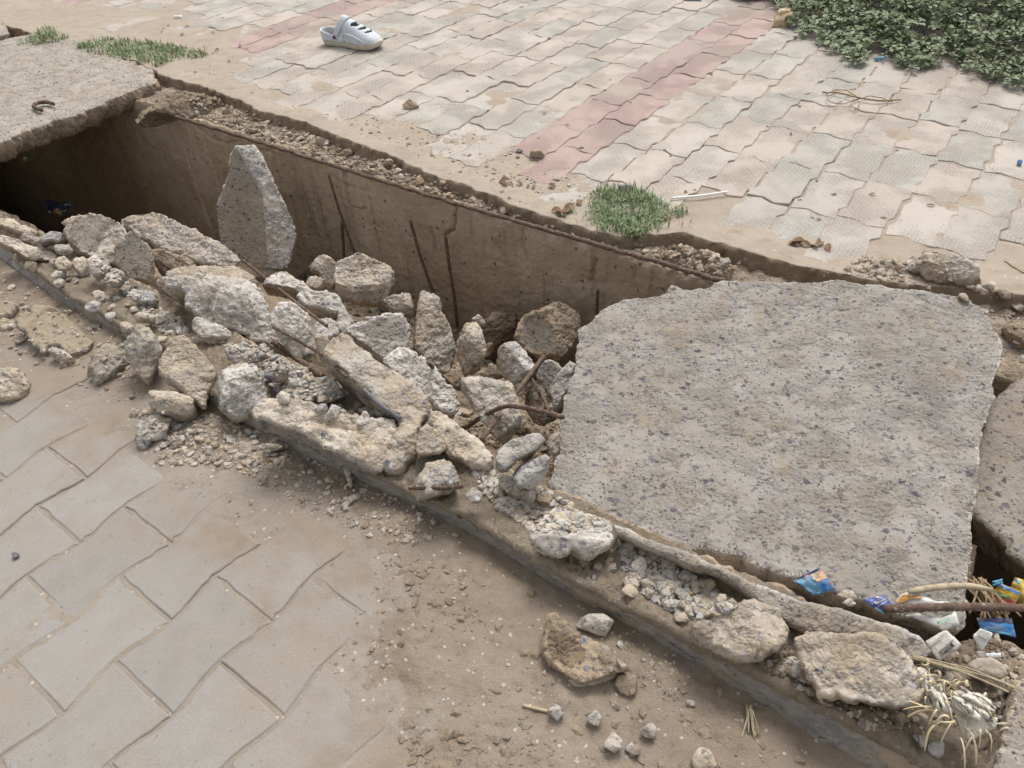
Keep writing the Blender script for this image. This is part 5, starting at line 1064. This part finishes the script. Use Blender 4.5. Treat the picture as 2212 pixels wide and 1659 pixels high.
# ------------------------------------------------------------------ litter
def flat(name, c, rough=.5, spec=.4, dirt=.7):
    b = NB(name); v = b.coords(); b.b.inputs['Specular IOR Level'].default_value = spec
    d = b.ramp(b.noise(v, 55, 5, .65), .42, .72, .06, dirt)
    return b.out(b.mix(d, c, (.33, .27, .2)), b.bump(b.noise(v, 60, 3), .003), rough)
for nm_, c in (('blue', (.012, .16, .42)), ('cyan', (.06, .32, .52)), ('navy', (.012, .02, .10)), ('royal', (.012, .06, .36)), ('yellow', (.60, .42, .05)), ('red', (.45, .07, .06)), ('green', (.07, .25, .09)),
               ('white', (.62, .61, .59)), ('orange', (.62, .29, .06)), ('pink', (.62, .16, .22)), ('biscuit', (.47, .29, .14)), ('card', (.52, .50, .46)), ('kraft', (.46, .34, .19)), ('ink', (.05, .05, .07)), ('mint', (.42, .58, .46)), ('lemon', (.68, .62, .15)), ('gold', (.55, .30, .04)), ('teal', (.03, .22, .2))):
    M[nm_] = flat(nm_ + '_print', c)
M['foil'] = flat('silver_foil', (.6, .6, .62), .25, .6, .2); M['foil'].node_tree.nodes['Principled BSDF'].inputs['Metallic'].default_value = .8
M['gloss_blue'] = flat('glossy_blue_film', (.006, .03, .09), .12, .9, .1)
def sheet(name, label, quad, mat, z=None, on=None, el=55, az=0, bulge=.006, crump=.003, patches=(), texts=(), cat='wrapper', nu=14, nv=10, group=None, seed=1, n=None, th=.0012, lift=.004):
    """a packet: four frame corners (u0v1, u1v1, u1v0, u0v0) on a tilted plane, gently crumpled; print and lettering are raised film parts"""
    q = np.array(quad, float); c = q.mean(0)
    p0 = at_z([c], z)[0] if z is not None else tocam(hit(c)[0], lift)
    if n is None:
        a0 = math.atan2(-p0[1], -p0[0]) + R(az); n = np.array([math.cos(a0) * math.cos(R(el)), math.sin(a0) * math.cos(R(el)), math.sin(R(el))])
    n = np.array(n, float) / np.linalg.norm(n); Xq = at_plane(q, p0, n)
    def Sf(u, v, o=0):
        u = np.asarray(u, float); v = np.asarray(v, float)
        P = Xq[3] * ((1 - u) * (1 - v))[:, None] + Xq[2] * (u * (1 - v))[:, None] + Xq[1] * (u * v)[:, None] + Xq[0] * ((1 - u) * v)[:, None]
        hh = bulge * (np.sin(math.pi * np.clip(u, 0, 1)) * np.sin(math.pi * np.clip(v, 0, 1))) + crump * fbm(np.c_[u * 3, v * 3, u * 0 + seed * 7.], 1, 3)
        return P + n * (hh + o)[:, None] - p0
    gu, gv = np.meshgrid(np.linspace(0, 1, nu), np.linspace(0, 1, nv), indexing='ij'); gu, gv = gu.ravel(), gv.ravel()
    rs = np.random.RandomState(seed); eu = .03 * rs.normal(size=nv)
    fr = Sf(gu, gv); bk = Sf(gu, gv, -th); N_ = len(fr)
    f = [quads(nu, nv), quads(nu, nv, N_, True)]
    i = np.arange(N_).reshape(nu, nv); ring = np.r_[i[:, 0], i[-1, 1:], i[-2::-1, -1], i[0, -2:0:-1]]; r2 = np.roll(ring, -1)
    f.append(np.c_[r2, ring, ring + N_, r2 + N_])
    o = link(name, mesh_np(name, np.concatenate([fr, bk]), [np.concatenate(f)], [M[mat]]), None, p0, label=label, category=cat, group=group)
    for pn, pm, (u0, v0, u1, v1) in patches:
        a, b = max(3, int(nu * abs(u1 - u0) * 1.2)), max(3, int(nv * abs(v1 - v0) * 1.2))
        gu, gv = np.meshgrid(np.linspace(u0, u1, a), np.linspace(v0, v1, b), indexing='ij')
        k = .0009 + .0003 * patches.index((pn, pm, (u0, v0, u1, v1)))
        link(pn, mesh_np(pn, Sf(gu.ravel(), gv.ravel(), k), quads(a, b), [M[pm]]), o)
    for tx, tm, (u0, v0, du, dv), shear in texts:
        cu = bpy.data.curves.new('lettering', 'FONT'); cu.body = tx; cu.shear = shear; cu.resolution_u = 2
        ob = bpy.data.objects.new('lettering_tmp', cu); COL.objects.link(ob); me = bpy.data.meshes.new_from_object(ob.evaluated_get(bpy.context.evaluated_depsgraph_get()))
        bpy.data.objects.remove(ob); k = len(me.vertices); co = np.empty(k * 3, np.float32); me.vertices.foreach_get('co', co); co = co.reshape(-1, 3)
        lo, hi = co.min(0), co.max(0); uu = (co[:, 0] - lo[0]) / (hi[0] - lo[0]); vv_ = (co[:, 1] - lo[1]) / (hi[1] - lo[1] + 1e-6)
        W_ = Sf(u0 + du * uu, v0 + dv * vv_, .0030); me.vertices.foreach_set('co', W_.astype(np.float32).ravel()); me.materials.clear(); me.materials.append(M[tm]); me.update()
        link('lettering', me, o)
    return o
Y1 = Crop(3150, 2250, 190, 1270)
sheet('wrapper', 'light blue biscuit wrapper lying against the lower edge of the biggest slab', Y1((370, 190), (800, 100), (1200, 660), (240, 640)) and Y1((60, 420), (800, 70), (1190, 640), (620, 830)), 'blue', z=.045, el=58, bulge=.010, crump=.006,
      patches=[('print', 'cyan', (.02, .04, .46, .95)), ('print', 'navy', (-.01, .0, .05, 1.0)), ('print', 'navy', (.05, .93, .98, 1.0)), ('print', 'biscuit', (.56, .50, .98, .9)), ('print', 'pink', (.80, .80, .97, .87)), ('print', 'pink', (.42, .86, .50, .93)), ('print', 'red', (.93, .22, .99, .31))],
      texts=[('Munch', 'white', (.50, .88, .34, -.32), 0)], seed=3)
Y2 = Crop(3420, 2360, 140, 1270)
sheet('wrapper', 'deep blue wrapper with yellow script beside the white pouch', Y2((60, 420), (830, 90), (1230, 480), (960, 800)) and Y2((130, 290), (900, 80), (1250, 420), (930, 800)), 'royal', z=.045, el=58, bulge=.006, crump=.004,
      patches=[('print', 'cyan', (.0, .0, .16, .45)), ('print', 'white', (.62, .86, .74, .97)), ('print', 'white', (.16, .40, .98, .43)), ('print', 'white', (.52, .74, .98, .77)), ('print', 'white', (.12, .62, .18, .70)), ('print', 'orange', (.22, .05, .42, .14))],
      texts=[('Signature', 'lemon', (.24, .50, .68, .19), .35), ('ELITE', 'yellow', (.66, .80, .24, .10), 0)], seed=4)
bp = sheet('packet', 'flat blue packet half under the soil heap at the right', V((808, 543), (1150, 545), (1195, 735), (845, 650)), 'blue', z=.03, el=50, bulge=.002, crump=.003, patches=[('print', 'navy', (.0, .72, 1.0, 1.0)), ('print', 'cyan', (.12, .06, .9, .18)), ('print', 'white', (0, .86, .08, 1.01))],
           texts=[('THANK YOU', 'ink', (.26, .30, .55, .12), 0), ('KEEP YOUR CITY CLEAN', 'ink', (.28, .50, .5, .08), 0)] if False else [], cat='packet', seed=5)
sheet('packet', 'torn red, yellow and blue striped packet in the dark gap', V((1040, 205), (1245, 292), (1165, 440), (915, 345)), 'orange', z=-.035, el=45, bulge=.004, crump=.004, patches=[('print', 'blue', (0, .80, 1, .98)), ('print', 'yellow', (.1, .55, .98, .79)), ('print', 'green', (.0, .34, .7, .50)), ('print', 'red', (0, -.02, 1, .33))], cat='packet', seed=6)
sheet('packet', 'crumpled yellow packet behind the striped packet', V((1180, 145), (1330, 190), (1320, 500), (1110, 300)), 'yellow', z=-.07, el=45, bulge=.008, crump=.010, patches=[('print', 'cyan', (.0, .78, .4, .92))], cat='packet', seed=7)
sheet('wrapper_scrap', 'pale blue scrap of film behind the striped packet', V((960, 185), (1060, 160), (1065, 210), (960, 240)), 'cyan', z=-.02, el=45, crump=.004, seed=8)
sheet('wrapper', 'small red and green candy wrapper on the broken edge of the left slab', [(41, 339), (72, 333), (77, 343), (45, 352)], 'red', el=50, bulge=.003, crump=.002,
      patches=[('print', 'mint', (.24, .05, .86, .78)), ('print', 'white', (.28, .5, .84, .74)), ('print', 'green', (.36, .12, .66, .36))], texts=[('Center', 'white', (.26, .46, .55, .36), 0)], seed=9, nu=10, nv=6)
sheet('wrapper', 'shiny dark blue and gold wrapper deep in the black hole', A((440, 600), (700, 640), (640, 760), (470, 740)), 'gloss_blue', z=-.55, el=55, bulge=.02, crump=.02, patches=[('print', 'gold', (.3, .0, .8, .28))], seed=10)
sheet('wrapper', 'small crushed blue wrapper at the front edge of the creeper', [(1887, 126), (1908, 120), (1914, 128), (1892, 133)], 'cyan', z=.012, el=50, bulge=.01, crump=.008, seed=11, nu=8, nv=6)
chunk('wrapper_ball', 'tiny crumpled blue wrapper ball on the pavers at the right edge', Q20((2168, 1045), (2180, 1030), (2200, 1035), (2204, 1052), (2190, 1066), (2172, 1060)), z=.015, el=45, th=.02, mf='blue', rough=.4, cat='wrapper')
sheet('paper_scrap', 'small white paper scrap on the sand beyond the left grass', [(373, 34), (392, 32), (393, 38), (376, 40)], 'white', z=.01, el=60, crump=.002, seed=12, nu=6, nv=5, cat='paper')
sheet('plastic_scrap', 'sliver of dark green plastic at the top edge of the photo', [(1470, -9), (1513, -7), (1516, 2), (1482, 0)], 'teal', z=.012, el=70, crump=.002, seed=13, nu=6, nv=5, cat='plastic scrap')
KC = Crop(3000, 0, 600, 1269)
kp = chunk('paper_bag', 'crumpled tan paper bag at the left tip of the creeper', KC((165, 115), (215, 85), (262, 50), (290, 12), (325, 15), (330, 60), (338, 100), (320, 165), (300, 195), (312, 205), (262, 248), (205, 228), (172, 200), (185, 150)), z=.05, el=50, th=.05, mf='kraft', rough=1.6, h=.007, cat='paper bag')
wp = chunk('pouch', 'white plastic pouch with an orange swoosh under the rusty bar', V((15, 395), (60, 312), (150, 290), (280, 312), (400, 370), (538, 380), (535, 412), (400, 425), (200, 430), (60, 425)), z=.045, el=55, th=.02, mf='white', rough=.35, jag=.3, rnd=1.5, cat='pouch')
wq = chunk('flap', None, V((100, 515), (230, 498), (350, 520), (440, 542), (530, 515), (600, 472), (648, 622), (580, 618), (530, 660), (480, 672), (370, 612), (240, 560)), z=.035, el=50, th=.012, mf='white', rough=.4, jag=.3, rnd=1.5, parent=wp)
def patch_on(o, name, px, mat, lift=.004):
    """a printed area on an object already built: outline laid on the surface it belongs to"""
    t0 = BVHTree.FromPolygons([o.location + v.co if o.parent is None else o.matrix_world @ v.co for v in o.data.vertices], [tuple(p.vertices) for p in o.data.polygons])
    poly = np.array(px); c = poly.mean(0); pts = [c] + [c + (p - c) * f for f in (.5, 1.0) for p in poly]; X = []
    for p in pts:
        d = Vector(ray([p])[0]).normalized(); h = t0.ray_cast(CV, d)
        X.append(tocam(np.array(h[0]), lift) if h[0] is not None else None)
    k = len(poly); good = [x for x in X if x is not None]
    if not good: return
    X = np.array([x if x is not None else good[0] for x in X]); i = np.arange(k); j = (i + 1) % k
    f = np.concatenate([np.c_[np.zeros(k, int), 1 + i, 1 + j], np.c_[1 + i, 1 + k + i, 1 + k + j], np.c_[1 + i, 1 + k + j, 1 + j]])
    n_ = np.cross(X[1] - X[0], X[2] - X[0])
    p = link(name, mesh_np(name, X, f, [M[mat]]), o); p.matrix_parent_inverse = o.matrix_world.inverted() if o.parent else o.matrix_basis.inverted()
bpy.context.view_layer.update()
patch_on(wp, 'print', V((30, 395), (60, 340), (130, 330), (200, 322), (280, 325), (260, 348), (150, 362), (90, 385)), 'orange')
patch_on(wp, 'print', V((60, 335), (120, 300), (180, 298), (130, 325)), 'orange')
patch_on(wq, 'print', V((425, 575), (440, 572), (445, 595), (430, 605)), 'green'); patch_on(wq, 'print', V((440, 562), (540, 535), (550, 570), (450, 590)), 'mint'); patch_on(wq, 'print', V((400, 625), (440, 635), (445, 655), (410, 640)), 'orange')
cb = chunk('cigarette_box', 'crushed white carton with a dark printed band on the soil heap', V((305, 770), (400, 715), (490, 665), (520, 662), (545, 685), (600, 735), (668, 805), (560, 880), (455, 955), (425, 945), (370, 870)), z=.04, el=58, th=.03, mf='card', rough=.25, jag=.25, rnd=.35, shrink=.08, cat='carton')
wc = chunk('carton_cube', 'small white folded carton piece between blue packet and soil heap', V((770, 715), (845, 643), (970, 692), (905, 800), (862, 860), (818, 835)), z=.035, el=52, th=.03, mf='white', rough=.2, jag=.2, rnd=.3, ridge=(V((775, 718), (890, 765), (965, 695)), .008, .03), cat='carton')
fo = chunk('foil_scrap', 'small strip of silver foil above the large smooth stone', V((872, 905), (905, 882), (1045, 880), (1050, 928), (960, 932)), z=.05, el=60, th=.006, mf='foil', rough=.15, jag=.2, cat='foil')
bpy.context.view_layer.update()
patch_on(cb, 'print', V((432, 880), (590, 742), (662, 802), (470, 902)), 'ink'); patch_on(cb, 'print', V((350, 790), (480, 705), (500, 715), (365, 805)), 'stone_grey')
patch_on(wc, 'print', V((800, 700), (850, 655), (950, 692), (900, 745)), 'stone_grey')

# dry palm fibres and stalks
def strands(name, label, A0, B0, n, sa, sb, zz, r, mat, seed, cat=None):
    rs = np.random.RandomState(seed); vv, ff, off = [], [], 0
    for k in range(n):
        a = np.array(A0) + rs.normal(size=2) * sa; b = np.array(B0) + rs.normal(size=2) * sb
        px = [a + (b - a) * t for t in np.linspace(0, 1, 5)]; X = at_z(px, zz + rs.uniform(-.01, .015)); X[:, 2] += .008 * np.sin(np.linspace(0, 3.1, 5)) + rs.normal(size=5) * .002
        me, o = tube_mesh('s', X, r * rs.uniform(.6, 1.3), mat, seg=4, seed=k); m = len(me.vertices); co = np.empty(m * 3, np.float32); me.vertices.foreach_get('co', co)
        me.calc_loop_triangles(); t = np.empty(len(me.loop_triangles) * 3, np.int32); me.loop_triangles.foreach_get('vertices', t)
        vv.append(co.reshape(-1, 3) + o); ff.append(t.reshape(-1, 3) + off); off += m; bpy.data.meshes.remove(me)
    link(name, mesh_np(name, np.concatenate(vv), np.concatenate(ff), [M[mat]]), kind='stuff', label=label)
strands('dry_fibres', 'bundle of dry brown plant fibres under the striped packet', V((800, 190))[0], V((960, 520))[0], 46, np.array([14, 6]), np.array([22, 10]), -.015, .0022, 'wood', 3)
strands('dry_stalks', 'thin dry straw stalks above the pale frayed bundle', W2((130, -10))[0], W2((1180, 330))[0], 7, np.array([10, 3]), np.array([14, 5]), .055, .0018, 'straw', 4)
cane = strands('cane_splinter', 'splintered pale flake of cane on the road soil', Q22((430, 1250))[0], Q22((442, 1450))[0], 16, np.array([4, 3]), np.array([7, 6]), -.078, .0017, 'straw', 5)

# frayed pale bundle
fbn = bpy.data.objects.new('frayed_bundle', None); COL.objects.link(fbn); fbn.location = at_z(W2((600, 500)), .05)[0]
fbn['label'] = 'frayed bundle of pale yellow fibre strips beside the squarish tan block'; fbn['category'] = 'fibre bundle'
bpy.context.view_layer.update()
for o_, z_ in ((W2((188, 140), (235, 108), (300, 150), (345, 220), (410, 310), (480, 420), (505, 545), (430, 580), (340, 530), (255, 425), (200, 300)), .055),
               (W2((545, 335), (655, 325), (780, 450), (860, 560), (1005, 600), (995, 685), (870, 740), (740, 825), (650, 780), (600, 610), (540, 480)), .06),
               (W2((560, 400), (700, 470), (840, 590), (820, 640), (680, 580), (560, 500)), .085)):
    chunk('pith', None, o_, z=z_ + .015, el=58, th=.03, mf='pith', cutk=.1, rough=1.0, parent=fbn, h=.005)
rs = np.random.RandomState(44)
starts = [W2((x, y))[0] for x, y in ((250, 130), (300, 160), (340, 220), (410, 300), (240, 300), (270, 420), (330, 520), (400, 590), (470, 560), (500, 500), (520, 420), (540, 340), (600, 330), (680, 330), (760, 420), (830, 500), (900, 560), (990, 600), (1000, 680), (930, 740), (840, 780), (740, 820), (650, 780), (620, 700), (560, 640), (530, 570), (480, 460), (440, 380))]
cc = np.array(W2((600, 480))[0])
def strip(P, wd, mat, nm_, roll):
    P = np.array(P); n = len(P); tg = np.gradient(P, axis=0); sd_ = np.cross(tg, [0, 0, 1.]) + roll * np.array([0, 0, 1.]) * np.linalg.norm(tg, axis=1)[:, None]
    sd_ /= np.linalg.norm(sd_, axis=1)[:, None] + 1e-9; up = np.cross(sd_, tg); up /= np.linalg.norm(up, axis=1)[:, None] + 1e-9
    wd = wd * np.r_[.7, np.ones(n - 2), .6]; a, b_ = P - sd_ * wd[:, None], P + sd_ * wd[:, None]
    v = np.concatenate([a, b_, P - up * wd[:, None] * .5]); i = np.arange(n - 1)
    f = np.concatenate([np.c_[i, i + 1, i + n + 1, i + n], np.c_[i + n, i + n + 1, i + 2 * n + 1, i + 2 * n], np.c_[i + 2 * n, i + 2 * n + 1, i + 1, i]])
    link(nm_, mesh_np(nm_, v - np.array(fbn.location), f, [M[mat]]), fbn)
for k in range(26):                                           # splinters of pith lying along the two lobes
    a, b_ = ((np.array(W2((215, 150))[0]), np.array(W2((450, 560))[0])) if k % 5 < 2 else (np.array(W2((545, 350))[0]), np.array(W2((960, 720))[0])))
    f0 = rs.uniform(0, .55); f1 = f0 + rs.uniform(.3, .55); pr = np.array([-(b_ - a)[1], (b_ - a)[0]]); pr = pr / np.linalg.norm(pr); o_ = rs.normal() * 15; o2 = o_ + rs.normal() * 8
    px = [a + (b_ - a) * (f0 + (f1 - f0) * t) + pr * (o_ + (o2 - o_) * t) for t in np.linspace(0, 1, 7)]; zz_ = .085 + rs.uniform(-.012, .018)
    X = at_z(px, zz_); X[:, 2] += .006 * np.sin(np.linspace(0, 3.1, 7)) + rs.normal(size=7) * .0012; strip(X, rs.uniform(.0025, .006), 'pith', 'pith', rs.normal() * .6)
for k in range(70):
    p = np.array(starts[k % len(starts)]) + rs.normal(size=2) * 8; X0 = at_z([p], .08)[0]
    out2 = p - cc; out2 = out2 / (np.linalg.norm(out2) + 1e-6); dirw = at_z([p + out2 * 20], .08)[0] - X0; dirw /= np.linalg.norm(dirw)
    long_ = k % len(starts) in (6, 7, 22, 23, 24) and rs.rand() < .6; n = 9; step = .0042 if long_ else rs.uniform(.0014, .0030)
    ang = rs.normal() * 1.1; curl = rs.normal() * (.12 if long_ else .32); zc = .078 + rs.uniform(0, .02); q_ = np.array([X0[0], X0[1], zc]); P = [q_]
    hump = rs.uniform(.0, .0035); 
    for i in range(n):
        c_, s_ = math.cos(ang), math.sin(ang); dd = np.array([dirw[0] * c_ - dirw[1] * s_, dirw[0] * s_ + dirw[1] * c_])
        z_ = max(P[-1][2] + hump - .0011 * i, .042 if long_ else .05); P.append(np.array([*(P[-1][:2] + dd * step), z_])); ang += curl * rs.uniform(.3, 1.5)
    strip(P, rs.uniform(.0012, .0024), 'fibre', 'ribbon', rs.normal() * .5)

# dead leaves and twigs on the sand
lm = []
for k in range(3):
    rs = np.random.RandomState(60 + k); u = np.linspace(0, 1, 7); wv_ = np.sin(u * math.pi) ** .8 * rs.uniform(.16, .26)
    zc = .12 * np.sin(u * 2.5) + rs.normal(size=7) * .01
    v = np.concatenate([np.c_[u - .5, wv_, zc + .10 * wv_ / .2], np.c_[u - .5, 0 * u, zc], np.c_[u - .5, -wv_, zc + .10 * wv_ / .2]]); i = np.arange(6)
    lm.append(mesh_np('dead_leaf', v, [np.concatenate([np.c_[i, i + 7, i + 8, i + 1], np.c_[i + 7, i + 14, i + 15, i + 8]])], [M['dead']]))
def leaves(label, px, n, l0, l1, seed, group):
    rs = np.random.RandomState(seed)
    for p in px_points(px, n, rs):
        X, nr = hit(p); l = rs.uniform(l0, l1); o = link('dead_leaf', lm[rs.randint(3)], None, X + [0, 0, .003], label=label, category='dead leaf', group=group)
        o.scale = (l,) * 3; o.rotation_euler = (rs.normal() * .25, rs.normal() * .2, rs.uniform(0, 6.28))
leaves('dry brown leaf in the little drift beside the grass tuft', H((950, 230), (1130, 200), (1200, 160), (1180, 250), (1060, 310), (940, 300)), 9, .03, .055, 1, 'dry leaves by the grass')
leaves('dry brown leaf on the sand above the far ledge', H((450, 40), (900, 60), (1000, 130), (700, 110)), 7, .025, .05, 2, 'dry leaves on the sand')
leaves('curled brown bark like leaf near the top edge of the biggest slab', Q20((720, 1560), (970, 1555), (960, 1620), (730, 1625)), 9, .03, .055, 3, 'dry leaves near the biggest slab')
leaves('tiny brown leaf scrap blown onto the pale pavers', [(700, 150), (1100, 60), (1500, 120), (1900, 260), (2100, 480), (1600, 480), (1300, 330), (900, 280)], 38, .012, .03, 4, 'leaf scraps on the pavers')
leaves('tiny brown leaf scrap blown onto the pale pavers', [(250, 40), (420, 40), (600, 130), (500, 160), (300, 60)], 12, .015, .035, 5, 'leaf scraps on the pavers')
chunk('rock', 'small dark red brown pellet on the grey road pavers at the left', Q02((75, 265), (95, 255), (125, 268), (120, 292), (98, 300), (78, 288)), z=-.07, el=60, th=.012, mf='stone_dark', cat='pellet')

# ------------------------------------------------------------------ the clog
def clog():
    heel, toe = at_z([(704, 92), (821, 104)], .004)
    toe = heel + (toe - heel) * 1.04; ax = toe - heel; Lc = np.linalg.norm(ax[:2]); yaw = math.atan2(ax[1], ax[0])
    root = bpy.data.objects.new('clog', None); COL.objects.link(root); root.location = heel; root.rotation_euler = (0, 0, yaw)
    root['label'] = 'single pale grey foam clog lying on the pavers'; root['category'] = 'shoe'
    k = Lc / .28
    fw = [0, .015, .05, .12, .28, .42, .55, .68, .8, .9, .96, .99, 1]; ww = [0, .018, .029, .035, .033, .036, .043, .049, .048, .040, .027, .014, 0]
    W_ = lambda f: np.interp(f, fw, ww) * k
    # sole
    f = (1 - np.cos(np.linspace(0, math.pi, 40))) / 2
    outl = np.concatenate([np.c_[f * Lc, W_(f)], np.c_[f[-2:0:-1] * Lc, -W_(f[-2:0:-1])]]); n = len(outl); c = np.array([Lc * .5, 0])
    rings = [(.95, 0.0), (1.0, .006), (1.03, .014), (1.03, .022), (.99, .026)]
    v = np.concatenate([np.c_[c + (outl - c) * s, np.full(n, z * k) + .010 * k * np.clip((outl[:, 0] / Lc - .8) / .2, 0, 1) ** 2] for s, z in rings] + [np.array([[*c, .024 * k], [*c, 0]])])
    i = np.arange(n); j = (i + 1) % n; fs = [np.c_[i + r * n, i + (r + 1) * n, j + (r + 1) * n, j + r * n] for r in range(4)]
    tr = np.concatenate([np.c_[i + 4 * n, np.full(n, 5 * n), j + 4 * n], np.c_[j, np.full(n, 5 * n + 1), i]])
    link('sole', mesh_np('sole', v, [np.concatenate(fs), tr], [M['foam_sole']]), root)
    def solid(name, me, th, mat):
        o = link(name, me, root); md = o.modifiers.new('thick', 'SOLIDIFY'); md.thickness = th; md.offset = -1
        return o
    # upper dome with cut slots
    nfv, nt_ = 56, 44; F = np.linspace(.33, .995, nfv); TH = np.linspace(0, math.pi, nt_)
    hh = np.interp(F, [.33, .40, .47, .6, .75, .88, .96, .995], [.088, .108, .106, .092, .071, .053, .039, .026]) * k
    FF, TT = np.meshgrid(F, TH, indexing='ij'); wv_ = W_(F)[:, None] * 1.03
    X = FF * Lc + .02 * k * np.sin(TT) * np.clip((.45 - FF) / .12, 0, 1); Y = wv_ * np.sign(np.cos(TT)) * np.abs(np.cos(TT)) ** .85; Z = .02 * k + (hh[:, None] - .02 * k) * np.sin(TT) ** .75
    q = quads(nfv, nt_, flip=True); fc = FF.ravel()[q].mean(1); tc = TT.ravel()[q].mean(1)
    cut = np.zeros(len(q), bool)
    for f0, half, t0, t1 in ((.585, .045, .75, 2.15), (.695, .024, .8, 2.1), (.785, .018, .85, 2.05)):
        bow = f0 + .045 * ((tc - (t0 + t1) / 2) / ((t1 - t0) / 2)) ** 2 * -1 + .03
        cut |= (np.abs(fc - bow) < half * (1 - ((tc - (t0 + t1) / 2) / ((t1 - t0) / 2)) ** 4)) & (tc > t0) & (tc < t1)
    solid('upper', mesh_np('upper', np.stack([X.ravel(), Y.ravel(), Z.ravel()], 1), q[~cut], [M['foam']]), .005 * k, None)
    v = np.stack([X.ravel(), Y.ravel() * .8, (Z.ravel() - .02 * k) * .72 + .02 * k], 1)
    link('slot_shade', mesh_np('slot_shade', v, q, [M['dark']]), root)  # dark inner shell, shade behind the slots painted as colour
    # heel cup
    fr = np.linspace(.44, .0, 22); ang = np.r_[fr, fr[-2::-1]]; sg = np.r_[np.ones(22), -np.ones(21)]
    rim = np.interp(ang, [0, .1, .25, .38, .44], [.060, .055, .044, .050, .072]) * k
    xs = ang * Lc; ys = W_(ang) * sg * 1.02; lv = np.linspace(0, 1, 6)
    V_ = np.stack([np.stack([xs - .006 * k * l * (ang < .06), ys * (1 - .10 * l), .022 * k + (rim - .022 * k) * l], 1) for l in lv], 1).reshape(-1, 3)
    solid('heel_cup', mesh_np('heel_cup', V_, quads(43, 6, flip=True), [M['foam']]), .005 * k, None)
    # strap folded forward over the instep
    TH = np.linspace(-.12, math.pi + .12, 32); U = np.linspace(-.5, .5, 5); vv = []
    for t in TH:
        s_ = max(math.sin(t), 0)
        for u in U:
            vv.append((Lc * (.285 + .155 * s_) + u * .030 * k * (.75 + .25 * s_), 1.12 * .037 * k * math.cos(t), .038 * k + .076 * k * math.sin(t) + u * .010 * k * s_ * -1 + .003 * k * (1 - (2 * u) ** 2)))
    solid('strap', mesh_np('strap', np.array(vv), quads(32, 5), [M['foam']]), .005 * k, None)
    for sgn in (-1, 1):
        th = np.arange(12) / 12 * 2 * math.pi; c = np.array([Lc * .285, sgn * .0425 * k, .040 * k]); r = .0075 * k
        ring = np.stack([c[0] + r * np.cos(th), np.full(12, c[1] + sgn * .002), c[2] + r * np.sin(th)], 1); ring2 = ring.copy(); ring2[:, 1] -= sgn * .006
        i = np.arange(12); j = (i + 1) % 12
        link('rivet', mesh_np('rivet', np.concatenate([ring, ring2, [[c[0], c[1] + sgn * .003, c[2]]]]), [np.c_[i, j, j + 12, i + 12], np.c_[i, j, np.full(12, 24)]], [M['rivet']]), root)
    # raised side fin
    ft = np.linspace(.42, .86, 16); P = []
    for f_ in ft:
        u = (f_ - .42) / .44; zc = .055 - .03 * u + .012 * math.sin(u * 3.1)
        P.append((f_ * Lc, -W_(f_) * 1.05 * math.sqrt(max(.05, 1 - (max(zc - .02, 0) / .1) ** 2)) - .001, zc * k))
    me, o = tube_mesh('fin', P, .005 * k, 'foam', taper=([0, .3, 1], [1, 1, .3])); fo_ = link('fin', me, root, o)
clog()
